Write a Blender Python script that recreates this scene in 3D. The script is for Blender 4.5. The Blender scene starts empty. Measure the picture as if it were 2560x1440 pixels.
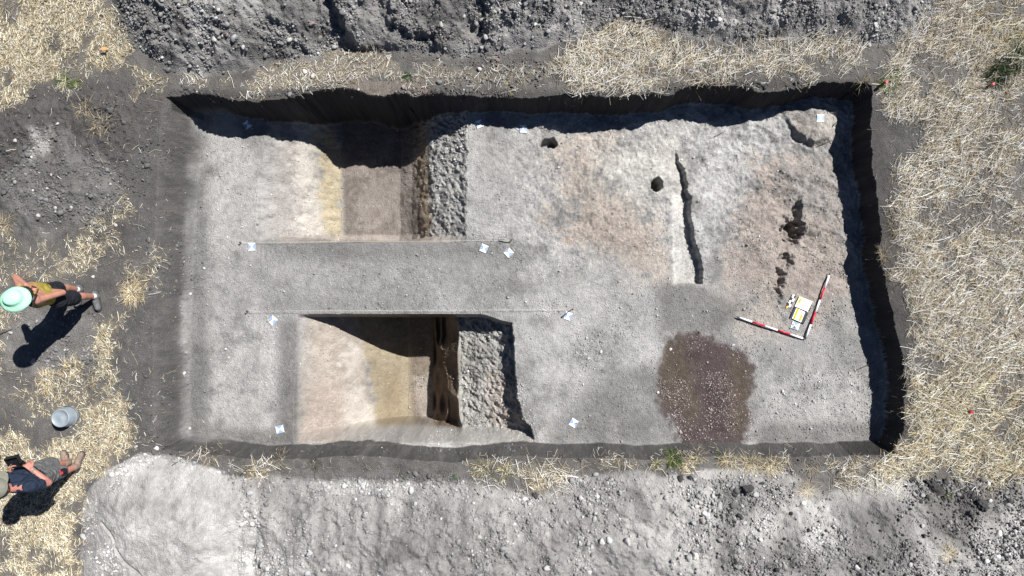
import bpy, bmesh, math
import numpy as np
from mathutils import Vector, Matrix, Quaternion

# ------------------------------------------------------------------ camera, world, sun, exposure
R = math.radians
S = bpy.context.scene
COL = S.collection
F = 1788.0                     # focal length in photograph pixels (2560 wide)
CAMH = 10.0
TILT = math.atan(70.0 / F)
cam_d = bpy.data.cameras.new('camera'); cam = bpy.data.objects.new('camera', cam_d); COL.objects.link(cam)
cam_d.sensor_width = 36.0; cam_d.lens = 36.0 * F / 2560.0; cam_d.clip_end = 1000
cam.location = (0, 0, CAMH); cam.rotation_euler = (TILT, 0, 0)
S.camera = cam
SUNV = Vector((0.59, 0.47, 1.0)).normalized()
ELEV = math.asin(SUNV.z); AZ = math.atan2(SUNV.x, SUNV.y)
w = bpy.data.worlds.new('World'); S.world = w; w.use_nodes = True
nt = w.node_tree; nt.nodes.clear()
sky = nt.nodes.new('ShaderNodeTexSky'); sky.sky_type = 'NISHITA'; sky.sun_disc = False
sky.sun_elevation = ELEV; sky.sun_rotation = AZ; sky.altitude = 1500; sky.dust_density = .2; sky.air_density = .6
bg = nt.nodes.new('ShaderNodeBackground'); bg.inputs['Strength'].default_value = 0.05
wo = nt.nodes.new('ShaderNodeOutputWorld')
nt.links.new(sky.outputs[0], bg.inputs[0]); nt.links.new(bg.outputs[0], wo.inputs[0])
sd = bpy.data.lights.new('sun', 'SUN'); sd.energy = 5.0; sd.angle = R(0.5); sd.color = (1.0, 0.97, 0.93)
so = bpy.data.objects.new('sun', sd); COL.objects.link(so)
so.rotation_euler = SUNV.to_track_quat('Z', 'Y').to_euler(); so.location = (5, 4, 12)
S.view_settings.view_transform = 'Standard'; S.view_settings.look = 'None'
S.view_settings.exposure = 0.80; S.view_settings.gamma = 1.0
S.render.engine = 'CYCLES'; S.cycles.max_bounces = 4; S.cycles.diffuse_bounces = 2
KL = 1.62                      # display value of a sunlit white horizontal surface
rng = np.random.default_rng(11)

# ------------------------------------------------------------------ helpers
CT, ST = math.cos(TILT), math.sin(TILT)
def W(px, py, z=0.0):
    """a point of the photograph at height z -> world x, y, z"""
    dx = (px - 1280.0) / F; dy = (720.0 - py) / F
    vy = dy * CT + ST; vz = dy * ST - CT
    t = (z - CAMH) / vz
    return (dx * t, vy * t, z)
def project(x, y, z):
    zz = z - CAMH
    cy = y * CT + zz * ST; cz = -y * ST + zz * CT
    return 1280.0 + F * x / (-cz), 720.0 - F * cy / (-cz)
def lin(c):
    c = np.asarray(c, float) / 255.0
    return np.where(c <= 0.04045, c / 12.92, ((c + 0.055) / 1.055) ** 2.4)
def alb(*c):
    return np.minimum(lin(c) / KL, 0.85)
_lat = {}
def vnoise(x, y, s, seed):
    if seed not in _lat: _lat[seed] = np.random.default_rng(seed).random((257, 257)).astype(np.float32) * 2 - 1
    L = _lat[seed]
    u = x / s + seed * 3.71; v = y / s + seed * 1.93
    i = np.floor(u); j = np.floor(v); fu = (u - i); fv = (v - j)
    i = i.astype(np.int64) % 256; j = j.astype(np.int64) % 256
    fu = fu * fu * (3 - 2 * fu); fv = fv * fv * (3 - 2 * fv)
    return (L[i, j] * (1 - fu) + L[i + 1, j] * fu) * (1 - fv) + (L[i, j + 1] * (1 - fu) + L[i + 1, j + 1] * fu) * fv
def fbm(x, y, s, n, seed, gain=0.5, rot=True):
    a = 1.0; t = 0.0; o = 0.0
    for k in range(n):
        xx, yy = (x * 0.8 - y * 0.6, x * 0.6 + y * 0.8) if (rot and k % 2) else (x, y)
        o = o + a * vnoise(xx, yy, s, seed + k); t += a; a *= gain; s *= 0.5
    return o / t
def sstep(a, b, v):
    t = np.clip((v - a) / (b - a), 0, 1); return t * t * (3 - 2 * t)
def sdpoly(px, py, pts):
    """signed distance (positive inside) to a polygon"""
    P = np.array(pts, float); d = np.full(px.shape, 1e18); ins = np.zeros(px.shape, bool)
    for k in range(len(P)):
        a = P[k]; b = P[(k + 1) % len(P)]; e = b - a
        wx = px - a[0]; wy = py - a[1]
        t = np.clip((wx * e[0] + wy * e[1]) / (e @ e), 0, 1)
        d = np.minimum(d, (wx - e[0] * t) ** 2 + (wy - e[1] * t) ** 2)
        c = ((a[1] <= py) & (b[1] > py)) | ((b[1] <= py) & (a[1] > py))
        if abs(e[1]) > 1e-9: ins ^= c & (px < a[0] + e[0] * (py - a[1]) / e[1])
    d = np.sqrt(d); return np.where(ins, d, -d)
def sdline(px, py, pts):
    P = np.array(pts, float); d = np.full(px.shape, 1e18)
    for k in range(len(P) - 1):
        a = P[k]; b = P[k + 1]; e = b - a
        wx = px - a[0]; wy = py - a[1]
        t = np.clip((wx * e[0] + wy * e[1]) / (e @ e), 0, 1)
        d = np.minimum(d, (wx - e[0] * t) ** 2 + (wy - e[1] * t) ** 2)
    return np.sqrt(d)
def soft(px, py, pts, s, nz=0.0):
    return sstep(-s, s, sdpoly(px, py, pts) + nz)
def blob(px, py, cx, cy, rx, ry, ang=0.0, nz=0.0, e=0.45):
    c, s_ = math.cos(R(ang)), math.sin(R(ang))
    u = (px - cx) * c + (py - cy) * s_; v = -(px - cx) * s_ + (py - cy) * c
    r = np.sqrt((u / rx) ** 2 + (v / ry) ** 2) + nz
    return 1 - sstep(1 - e, 1 + e, r)

# ------------------------------------------------------------------ terrain heights
def ww(pts, z=0.0): return np.array([W(a, b, z)[:2] for a, b in pts])
LIP_N = ww([(300,235),(415,243),(470,236),(530,238),(600,256),(640,253),(700,246),(745,242),(790,226),(840,219),(890,222),(925,236),(965,240),(1010,234),(1040,242),(1080,236),(1150,240),(1200,243),(1280,240),(1330,247),(1420,236),(1500,240),(1560,243),(1600,238),(1640,236),(1670,239),(1700,222),(1740,215),(1790,212),(1860,218),(1920,234),(1960,226),(2000,220),(2060,203),(2110,206),(2160,212),(2300,218)])
LIP_S = ww([(300,1126),(420,1126),(520,1138),(640,1150),(750,1146),(900,1142),(1000,1150),(1100,1156),(1180,1150),(1280,1140),(1400,1150),(1500,1146),(1600,1148),(1700,1142),(1850,1140),(1950,1146),(2060,1142),(2200,1136),(2300,1130)])
LIP_W = ww([(418,150),(416,243),(405,330),(398,450),(394,560),(392,700),(390,850),(388,1000),(392,1128),(392,1200)])
LIP_E = ww([(2184,150),(2180,243),(2178,300),(2181,420),(2190,470),(2196,520),(2205,560),(2207,590),(2198,620),(2200,650),(2210,690),(2215,730),(2224,760),(2236,810),(2246,850),(2256,900),(2262,950),(2258,1040),(2256,1080),(2240,1116),(2225,1200)])
FLOORP = np.array([(470,300,.66),(620,330,.68),(620,600,.60),(620,780,.57),(480,700,.55),(480,1080,.50),(700,1080,.50),(1250,310,.50),(1180,320,.50),(1500,330,.72),(1420,330,.70),(1660,320,.60),(1800,325,.68),(1920,320,.62),(2080,300,.48),(2080,420,.50),(2115,600,.46),(2140,760,.45),(2180,1000,.42),(1900,600,.47),(1700,900,.46),(1400,900,.50),(1400,600,.53),(1000,700,.55),(1350,1080,.47),(1600,500,.52),(1700,1080,.45),(2000,1080,.43)])
FP = np.array([W(a, b, -c)[:2] for a, b, c in FLOORP])
PN_X = [W(p, 500, -d)[0] for p, d in [(600,.60),(650,.66),(700,.88),(780,1.12),(830,1.38),(850,1.52),(1000,1.52),(1030,1.40),(1048,1.25),(1064,1.08),(1085,.94),(1120,.78),(1158,.60),(1178,.50)]]
PN_D = [.0,.68,.90,1.15,1.43,1.50,1.52,1.40,1.25,1.08,.94,.78,.60,.48]
PS_L = [(700,.5),(745,.60),(830,.95),(900,1.38),(950,1.72),(1000,2.04),(1020,2.10),(1089,2.04),(1099,1.86),(1140,1.20),(1200,.98),(1250,.83),(1276,.71),(1284,.50)]
PS_X = [W(p, 900, -d)[0] for p, d in PS_L]
PS_D = [.0,.60,.95,1.42,1.78,2.04,2.10,2.04,1.86,1.20,.99,.83,.72,.0]
def wp(px, py, z=-.5): return W(px, py, z)[:2]
MOUND = ww([(1962,282),(1988,322),(2000,340),(2035,362),(2080,345),(2100,300),(2110,240),(1990,235)], -.45)
SLOTE = ww([(1698,372),(1710,395),(1722,425),(1727,455),(1722,470),(1734,490),(1733,520),(1733,545),(1740,590),(1752,625),(1758,660),(1757,690),(1760,708)], -.4)
HEAP_N = ww([(240,-400),(265,0),(300,40),(330,100),(380,160),(450,195),(560,185),(660,165),(800,150),(820,128),(940,122),(1010,140),(1130,150),(1230,135),(1370,125),(1440,95),(1540,50),(1640,80),(1730,95),(1850,118),(1960,100),(2150,105),(2290,110),(2330,60),(2345,0),(2350,-400)])
HEAP_W = ww([(205,1340),(202,1290),(225,1220),(270,1175),(330,1140),(400,1130),(470,1150),(560,1180),(640,1200),(660,1260),(640,1400),(640,1800),(180,1800)])
HEAP_S = ww([(600,1190),(700,1185),(850,1200),(1000,1200),(1100,1195),(1180,1205),(1330,1235),(1440,1190),(1560,1175),(1700,1185),(1850,1160),(1960,1175),(2060,1220),(2150,1215),(2260,1190),(2330,1200),(2500,1195),(2620,1190),(3000,1190),(3000,1800),(600,1800)])
MIDW = ww([(20,230),(150,210),(330,200),(395,260),(330,420),(300,500),(180,560),(60,590),(-20,500),(-60,300)])
def height(x, y):
    n1 = fbm(x, y, .9, 4, 20); n2 = fbm(x, y, .22, 4, 30); n3 = fbm(x, y, .06, 3, 40)
    z = n1 * .03 + n2 * .012 + n3 * .004
    near = (np.abs(x) < 12) & (np.abs(y) < 9)
    # spoil heaps
    wn = fbm(x, y, .25, 3, 60) * .07
    hn = sdpoly(x, y, HEAP_N) + wn
    rg = 1 - np.abs(fbm(x, y, .8, 4, 70)) * 2
    rg2 = 1 - np.abs(fbm(x + .3 * y, y, .32, 4, 77)) * 2
    h = sstep(0, .18, hn) * .05 + sstep(0.0, .95, hn) * .38
    mn = sstep(0.02, .3, hn)
    z = z + h + mn * (rg * .08 + rg2 * .05 + n2 * .05 + n3 * .032)
    # gullies and steps whose dark sides face away from the sun in the middle of the north heap
    for pts, dep, wd in (([(800,-40),(850,20),(862,70),(880,105),(925,110)], .22, .30), ([(925,108),(965,100)], .10, .2),
                         ([(1000,55),(1030,80),(1080,92)], .13, .16), ([(1205,0),(1215,40),(1200,70)], .14, .16), ([(1230,65),(1280,30)], .10, .16),
                         ([(690,50),(740,95),(760,118)], .07, .12), ([(1070,85),(1100,115)], .08, .12)):
        E = ww(pts, .3); d = sdline(x, y, E)
        side = (x - np.interp(y, E[::-1, 1], E[::-1, 0])) if abs(E[0, 1] - E[-1, 1]) > abs(E[0, 0] - E[-1, 0]) else (y - np.interp(x, E[:, 0] if E[0, 0] < E[-1, 0] else E[::-1, 0], E[:, 1] if E[0, 0] < E[-1, 0] else E[::-1, 1]))
        side = side + n2 * .12 + n3 * .04
        dep = dep * sstep(E[:, 1].min() - .03, E[:, 1].min() + .06, y)
        z = z - .5 * dep * np.exp(-(d / wd) ** 2) * sstep(.04, -.05, side)
        z = z + .4 * dep * np.exp(-(d / wd) ** 2) * sstep(-.04, .05, side)
    hw = sdpoly(x, y, HEAP_W) + wn * .6
    z = z + sstep(0, .12, hw) * .05 + sstep(0, .9, hw) * .30 + sstep(.05, .3, hw) * (rg * .03 + n2 * .02 + n3 * .008)
    for E in (ww([(250,1310),(280,1330),(295,1350)], .2), ww([(295,1370),(320,1400),(355,1425),(380,1450)], .25)):
        d = sdline(x, y, E); z = z - .09 * np.exp(-(d / (.012 + .006 * n3)) ** 2)
    hs = sdpoly(x, y, HEAP_S) + wn
    ms = sstep(0.02, .35, hs)
    rgd = 1 - np.abs(fbm(x + y * .7, y - x * .2, .5, 4, 90)) * 2
    z = z + sstep(0, .12, hs) * .03 + sstep(0, 1.1, hs) * .22 + ms * (rg * .03 + rgd * .05 + n2 * .035 + n3 * .022)
    # tilled lumps on the dark ground left of the trench
    mw = sstep(0, .3, sdpoly(x, y, MIDW) + wn * 2)
    z = z + mw * (.05 + n2 * .035 + np.maximum(n3, 0) * .03)
    # trench
    rag = fbm(x, y, .14, 3, 120) * .035 + fbm(x, y, .05, 2, 124) * .014
    ragw = fbm(x, y, .5, 2, 126) * .02 + rag * .3
    rs = sstep(W(1500, 400)[0], W(1900, 400)[0], x)
    dN = np.interp(x, LIP_N[:, 0], LIP_N[:, 1]) - y + rag * .9
    dS = y - np.interp(x, LIP_S[:, 0], LIP_S[:, 1]) + rag * .12 + fbm(x, y * .3, .25, 2, 196) * .03
    dW = x - np.interp(-y, -LIP_W[:, 1], LIP_W[:, 0]) + ragw
    dE = np.interp(-y, -LIP_E[:, 1], LIP_E[:, 0]) - x + rag * .8
    inside = (dN > -.2) & (dS > -.2) & (dW > -.3) & (dE > -.2)
    tn = np.clip(dN / .07, 0, 1); ts = np.clip(dS / .13, 0, 1) ** .8; tw = sstep(-.04, .26, dW); te = np.clip(dE / .05, 0, 1)
    t = np.minimum(np.minimum(tn, ts), np.minimum(tw, te))
    D = np.zeros_like(x); wsum = np.zeros_like(x)
    for (fx, fy), fd in zip(FP, FLOORP[:, 2]):
        g = np.exp(-((x - fx) ** 2 + (y - fy) ** 2) / 1.1) + 1e-9
        D += g * fd; wsum += g
    D = D / wsum * (1 + .06 * sstep(1.5, 2.6, y))
    # relief of the floor
    rough = sstep(W(1150, 400, -.5)[0], W(1350, 400, -.5)[0], x) * sstep(wp(1500, 700)[1], wp(1500, 560)[1], y)
    lf = sstep(-3.2, -3.9, x)
    rgt = sstep(wp(1780, 500)[0], wp(1950, 500)[0], x) * sstep(wp(2000, 860)[1], wp(2000, 700)[1], y)
    fl = fbm(x, y, .5, 4, 140) * (.012 + .04 * rough + .02 * rgt) + (1 - np.abs(fbm(x + .5 * y, y, .3, 4, 144)) * 2) * (.012 * rough + .02 * rgt) - .01 + fbm(x, y, .1, 3, 150) * (.006 + .013 * rough) + fbm(x, y, .035, 2, 155) * (.0045 + .004 * rough)
    # mound at the north east corner
    m = sdpoly(x, y, MOUND) + rag * .8
    fl = fl + sstep(-.01, .05, m) * .085 * (.25 + .75 * sstep(wp(1995, 300)[1] + .12, wp(2010, 330)[1] - .05, y + .25 * (x - wp(2020, 330)[0]))) * sstep(wp(2100, 300)[0] + .2, wp(2040, 300)[0], x)
    # slot with its steep east side
    xe = np.interp(-y, -SLOTE[:, 1], SLOTE[:, 0]) + rag * .7 + fbm(x, y, .03, 2, 166) * .012
    ywin = sstep(SLOTE[0, 1] + .12, SLOTE[0, 1] - .12, y) * sstep(SLOTE[-1, 1] - .02, SLOTE[-1, 1] + .01, y)
    xl = wp(1683, 500)[0]
    fl = fl - .135 * ywin * sstep(.012, -.012, x - xe) * sstep(xl - .06, xl + .22, x) ** 1.3 - .015 * ywin * sstep(xl - .02, xl + .02, x) * (x < xe)
    # holes
    for (cx, cy, rx, ry, a, dep, e, nn) in ((1645,458,15,18,0,.45,.10,.15),(1372,351,20,11,-10,.22,.15,.3),(1384,354,11,9,0,.15,.15,.2),(1982,578,24,26,20,.24,.40,.28),(1990,540,12,34,12,.14,.5,.35),(1962,548,12,10,0,.06,.5,.5),(1958,655,16,20,30,.12,.5,.4),(1945,700,12,26,15,.12,.5,.4),(1943,740,8,16,0,.07,.5,.4),(2010,350,20,9,30,.06,.5,.5)):
        X, Y = wp(cx, cy)
        k = 10.5 / F
        c, s_ = math.cos(R(a)), math.sin(R(a)); u = (x - X) * c - (y - Y) * s_; v = (x - X) * s_ + (y - Y) * c
        r = np.sqrt((u / (rx * k)) ** 2 + (v / (ry * k)) ** 2) + nn * (rag * 14 + 1.2 * fbm(x, y, .05, 2, 160))
        fl = fl - dep * (1 - sstep(1 - e, 1 + e, r))
    zf = -D + fl
    # ledge of subsoil left standing under the north wall
    # sondage against the north wall
    rock = fbm(x - .5 * y, y + .3 * x, .16, 4, 170) ; rock2 = 1 - np.abs(fbm(x + y, (y - x) * .6, .12, 3, 175)) * 2
    cell = fbm(x, y, .045, 2, 178)
    ragl = fbm(x, y * .3, .7, 2, 192) * .03
    pn = np.interp(x + rag * 1.0 + ragl * 1.5 * sstep(-1.3, -.9, x), PN_X, PN_D, left=0, right=0)
    yl = W(900, 606, -.55)[1] + ragl * .4
    face = np.clip((y - yl) / .13, 0, 1) ** .9
    rk = sstep(W(1066, 500, -1.1)[0], W(1082, 500, -1)[0], x) * sstep(W(1180, 500, -.5)[0], W(1160, 500, -.6)[0], x)
    zn = -(D + (np.maximum(pn, D) - D) * face) + rk * face * (rock * .035 + rock2 * .03 + cell * .022 + fbm(x, y, .028, 2, 179) * .012) + fbm(x, y, .08, 3, 180) * .008
    usn = (pn > D) & (y > yl); unf = sstep(.0, .24, pn - D) * (y > yl)
    zf = np.where(usn, np.minimum(zf + .02, zn), zf)
    # sondage south of the baulk
    s0 = np.interp(-y, [-.2, .3, .66, 1.23, 1.5, 1.62, 1.85], [0, .03, .05, .10, .16, .28, .36])
    wgt = sstep(-1.25, -.15, x)
    xs = x - s0 * wgt + rag * .7 * wgt
    ps = np.interp(xs, PS_X, PS_D, left=0, right=0)
    yn_ = W(1000, 785, -.55)[1] + ragw * .3 + np.where(x > -.5, -.12 * sstep(-.5, 0, x), 0); ys_ = W(1000, 1109, -.5)[1] + ragl * .4
    fN = np.clip((yn_ - y) / .05, 0, 1); fS = sstep(0, .19, y - ys_)
    fc = np.minimum(fN, fS)
    rk2 = sstep(-.88, -.80, xs)
    gul = 1 - np.abs(vnoise(x * 1.0, y * .28, .11, 190)) * 2
    wallb = sstep(-1.33, -1.25, xs) * (1 - rk2)
    zs = -(D + (np.maximum(ps, D) - D) * fc) + rk2 * fc * sstep(.05, -.1, xs) * (rock * .05 + rock2 * .04 + cell * .024 + fbm(x, y, .028, 2, 179) * .012) + wallb * fc * gul * .15 + fbm(x, y, .08, 3, 180) * .006
    uss = (ps > D) & (y < yn_) & (y > ys_); usf = sstep(.0, .25, ps - D) * (y < yn_) * (y > ys_)
    zf = np.where(uss, np.minimum(zf + .02, zs), zf)
    wallrough = fbm(x, y, .05, 3, 200) * .02 * (1 - .15 * sstep(-4.4, -4.7, x)) * (1 - .1 * sstep(-1.4, -1.8, y))
    tt = t
    zt = z * (1 - tt) + (zf + wallrough * (4 * tt * (1 - tt))) * tt
    return np.where(inside & (t > 0), zt, z), t, dict(hn=hn, hw=hw, hs=hs, mw=mw, usn=unf * inside, uss=usf * inside, D=D)

def axis(lo, hi, st, lo2, hi2, st2, far, bands=()):
    a = [lo]
    while a[-1] < hi: a.append(a[-1] + next((b[2] for b in bands if b[0] <= a[-1] < b[1]), st))
    a = np.array(a)
    r_ = np.arange(a[-1] + st2, hi2, st2); l_ = np.arange(a[0] - st2, lo2, -st2)[::-1]
    g = []; v = 0; s = st2
    while v < far: s *= 1.35; v += s; g.append(v)
    g = np.array(g)
    return np.concatenate([(l_[0] - g)[::-1], l_, a, r_, r_[-1] + g])
GX = axis(-7.42, 7.42, .0112, -9.6, 9.6, .045, 180, ((4.98,5.12,.007),))
GY = axis(-3.80, 4.62, .0112, -6.6, 9.0, .035, 180, ((-2.07,-1.66,.005),(-.07,.10,.005),(1.07,1.25,.006),(2.94,3.30,.006)))
NX, NY = len(GX), len(GY)
X, Y = np.meshgrid(GX, GY)
Z, TR, INF = height(X, Y)
PX, PY = project(X, Y, Z)
def groundz(x, y):
    i = np.clip(np.searchsorted(GX, x) - 1, 0, NX - 2); j = np.clip(np.searchsorted(GY, y) - 1, 0, NY - 2)
    u = (x - GX[i]) / (GX[i + 1] - GX[i]); v = (y - GY[j]) / (GY[j + 1] - GY[j])
    return (Z[j, i] * (1 - u) + Z[j, i + 1] * u) * (1 - v) + (Z[j + 1, i] * (1 - u) + Z[j + 1, i + 1] * u) * v
def onground(px, py, z0=0.0):
    """world point where the pixel's ray meets the terrain"""
    z = z0
    for _ in range(12):
        x, y, _z = W(px, py, z); z = float(groundz(np.array([x]), np.array([y]))[0]) * .7 + z * .3
    return x, y, z
def gz(x, y): return float(groundz(np.array([float(x)]), np.array([float(y)]))[0])

# ------------------------------------------------------------------ soil colours (what the soils are, plus painted wall shade, per vertex)
C = np.zeros(X.shape + (3,)); C[:] = alb(104, 102, 101)
n_a = fbm(X, Y, .8, 4, 300); n_b = fbm(X, Y, .25, 4, 310); n_c = fbm(X, Y, .07, 3, 320); n_d = fbm(X, Y, .03, 2, 330)
def paint(m, col, k=1.0):
    m = (np.clip(m * k, 0, 1))[..., None]; C[:] = C * (1 - m) + np.asarray(alb(*col)) * m
def pz(pts, s, col, k=1.0, nz=18.0, tm=None):
    m = soft(PX, PY, pts, s, (n_b * 1.2 + n_c * .8) * nz)
    if tm is not None: m = m * tm
    paint(m, col, k)
outm = (TR < .02).astype(float)
paint(sstep(-.2, .5, n_a + n_b * .6), (112, 110, 108), .7)
# dark turned topsoil on the left and by the walls
pz([(-60,290),(10,250),(60,215),(320,195),(420,240),(400,330),(380,450),(330,620),(230,640),(120,480),(-60,560)], 30, (86,84,84), .8, tm=outm)
pz([(60,360),(140,330),(300,420),(310,520),(240,560),(60,590),(0,560),(0,470)], 34, (122,121,120), .8, tm=outm)
pz([(80,330),(120,330),(120,380),(90,390)], 14, (165,163,161), .8, 14, tm=outm)
pz([(20,760),(240,780),(260,880),(200,960),(80,930),(10,900)], 25, (132,130,129), .8, tm=outm)
pz([(320,400),(400,300),(470,400),(470,1120),(300,1120),(290,900),(320,650)], 20, (100,99,99), .9, 10)
pz([(2185,260),(2230,280),(2310,300),(2310,380),(2240,430),(2220,520),(2250,700),(2270,860),(2280,1090),(2230,1130),(2170,1150),(2170,240)], 18, (90,89,89), .9, tm=outm)
# under the straw
STRAW = [  # polygon, density, pale factor
 ([(-300,-300),(255,-300),(250,0),(285,60),(325,120),(300,165),(210,190),(190,212),(100,205),(40,238),(10,262),(-300,330)], 1.0, 0),
 ([(300,150),(380,170),(425,212),(400,238),(345,230),(350,200)], .45, .3),
 ([(490,190),(600,200),(700,165),(830,125),(960,130),(1000,160),(1010,200),(900,205),(780,215),(640,232),(560,220),(500,210)], .68, .4),
 ([(1010,150),(1200,160),(1390,150),(1390,215),(1200,215),(1030,210)], .5, .6),
 ([(1390,150),(1450,90),(1560,50),(1640,88),(1700,110),(1760,150),(1740,190),(1690,212),(1560,225),(1480,222),(1420,225),(1390,190)], 1.0, .7),
 ([(1760,130),(1900,108),(2000,95),(2130,100),(2160,160),(2100,188),(1980,196),(1880,205),(1800,200)], .8, .9),
 ([(2190,190),(2230,100),(2320,60),(2340,20),(2400,-300),(2900,-300),(2900,1230),(2480,1205),(2400,1200),(2330,1180),(2230,1195),(2150,1200),(2210,1160),(2245,1130),(2275,1080),(2290,900),(2280,800),(2255,700),(2240,640),(2250,560),(2252,480),(2270,420),(2315,400),(2335,340),(2310,290),(2230,270)], 1.0, .8),
 ([(170,640),(180,590),(250,540),(300,490),(322,520),(290,580),(270,620),(230,680),(100,690),(0,700),(-300,700),(-300,560),(10,590),(60,620)], .55, .3),
 ([(330,650),(380,640),(395,700),(360,750),(310,745)], .35, .3),
 ([(250,800),(310,790),(290,860),(285,960),(300,1000),(330,1060),(325,1110),(280,1160),(220,1200),(200,1320),(190,1500),(-300,1500),(-300,1050),(30,1080),(100,1130),(170,1100),(225,1060),(205,1000),(235,930)], .95, .05),
 ([(80,930),(200,900),(235,960),(200,1080),(60,1060),(20,980)], .32, .3),
 ([(-300,700),(20,760),(30,900),(-20,1050),(-300,1060)], .4, .3),
 ([(1500,1130),(1610,1135),(1650,1160),(1600,1180),(1500,1175)], .35, .2),
 ([(1640,1135),(1960,1140),(1970,1180),(1800,1190),(1700,1180)], .4, 0),
 ([(1130,1160),(1440,1165),(1430,1230),(1280,1230)], .35, .2),
 ([(490,1140),(700,1150),(690,1200),(560,1175)], .3, .3),
 ([(2080,1150),(2240,1160),(2240,1230),(2090,1225)], .5, .4),
 ([(1980,1190),(2070,1195),(2060,1250),(1990,1250)], .5, .1),
 ([(2340,1350),(2400,1350),(2390,1410),(2350,1410)], .4, .1),
]
SN = fbm(X, Y, .3, 3, 400) + .5 * fbm(X, Y, .08, 2, 410); SH = fbm(X, Y, .5, 3, 440) * .7 + fbm(X, Y, .16, 3, 450) * .5
for pts, dens, pale in STRAW:
    c = np.array((158, 146, 120)) * (1 - pale) + np.array((132, 127, 120)) * pale
    paint(soft(PX, PY, pts, 14, SN * 34) * outm * (1 - .8 * sstep(.0, .32, SH)), c, .75 * min(1, dens + .2))
pz([(2400,460),(2480,450),(2500,500),(2430,530)], 25, (95,94,94), .8, tm=outm)
pz([(2300,570),(2345,560),(2350,620),(2310,630)], 18, (95,94,94), .8, tm=outm)
pz([(2290,390),(2400,400),(2430,440),(2350,450)], 18, (95,94,94), .6, tm=outm)
pz([(2330,690),(2400,680),(2400,710),(2330,720)], 12, (85,84,84), .8, tm=outm)
pz([(440,1130),(700,1160),(1100,1190),(1350,1200),(1600,1160),(1900,1160),(2160,1150),(2200,1220),(2050,1250),(1800,1200),(1400,1230),(1100,1210),(700,1190),(560,1180)], 16, (116,115,114), .9, tm=outm)
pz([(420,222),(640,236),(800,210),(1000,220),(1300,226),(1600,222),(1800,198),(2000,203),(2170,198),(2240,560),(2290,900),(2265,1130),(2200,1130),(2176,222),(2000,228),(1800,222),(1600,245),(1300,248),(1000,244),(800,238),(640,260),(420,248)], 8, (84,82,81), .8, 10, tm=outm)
# heaps
mN = sstep(-.02, .06, INF['hn']); mW = sstep(-.02, .05, INF['hw']); mS = sstep(-.02, .08, INF['hs'])
paint(mN, (138,137,136)); paint(mN * sstep(.0, .5, n_a + n_b), (165,165,165), .75); paint(mN * sstep(.1, .5, -n_b), (100,99,100), .6)
paint(mN * sstep(1150, 1400, PX), (152,151,151), .85); paint(mN * sstep(1150, 1400, PX) * sstep(.0, .35, n_b), (120,119,119), .8)
for p, s, c, k in (([(430,0),(520,0),(520,40),(430,45)], 18, (160,160,160), .8), ([(400,110),(500,95),(520,135),(420,150)], 18, (152,152,152), .8),
                   ([(1400,20),(1440,10),(1460,60),(1420,100),(1380,90)], 14, (180,179,178), .7), ([(1690,30),(1800,10),(1850,60),(1840,90),(1780,70)], 16, (185,184,183), .7), ([(1930,0),(1960,10),(1965,80),(1930,80)], 10, (185,184,183), .7),
                   ([(700,0),(860,0),(860,60),(800,110),(720,100)], 20, (100,100,102), .6), ([(2180,30),(2300,30),(2300,110),(2180,100)], 20, (172,171,170), .6)):
    pz(p, s, c, k, tm=mN)
paint(mS, (164,163,163)); paint(mS * sstep(-.1, .4, n_b + n_a * .7), (184,183,182), .75); paint(mS * sstep(.08, .45, -n_a), (148,147,147), .7)
paint(mS * sstep(900, 640, PX) * sstep(1230, 1300, PY), (160,160,160), .5)
pz([(930,1410),(960,1390),(990,1345),(1030,1350),(1060,1400),(1020,1395),(960,1425)], 7, (116,116,116), .8, tm=mS)
pz([(1600,1200),(1700,1170),(1850,1230),(1800,1330),(1640,1300)], 40, (188,187,186), .7, tm=mS)
pz([(2100,1260),(2280,1260),(2280,1440),(2160,1440)], 35, (118,117,117), .8, tm=mS)
pz([(1860,1380),(2000,1330),(2080,1440),(1850,1460)], 30, (125,124,124), .7, tm=mS)
pz([(2010,1240),(2080,1260),(2100,1380),(2010,1360)], 18, (192,191,190), .8, tm=mS)
pz([(2280,1200),(2560,1205),(2540,1290),(2440,1300),(2420,1380),(2320,1330)], 25, (98,96,95), .8, tm=mS)
pz([(1790,1200),(1870,1200),(1880,1260),(1830,1330),(1840,1440),(1790,1440),(1800,1300)], 14, (112,111,110), .7, 30, tm=mS)
pz([(1560,1215),(1600,1230),(1640,1300),(1600,1300)], 9, (110,110,109), .7, 14, tm=mS)
pz([(1370,1350),(1440,1300),(1460,1320),(1390,1380)], 9, (132,131,131), .7, 14, tm=mS)
pz([(2490,1270),(2620,1250),(2620,1440),(2530,1440)], 25, (190,189,188), .7, tm=mS)
paint(mW, (184,183,182)); paint(mW * sstep(0, .5, n_b), (200,199,198), .7); paint(mW * sstep(.2, .6, -n_b), (160,159,158), .6)
for k in range(7):   # streaks left by the shovel on the south heap
    x0 = 735 + k * 70
    pz([(x0, 1240 + 9 * (k % 3)), (x0 + 18, 1240), (x0 + 10, 1400 - 12 * (k % 2)), (x0 - 16, 1400)], 9, (126,125,125), .75, 11, tm=mS)
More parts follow.
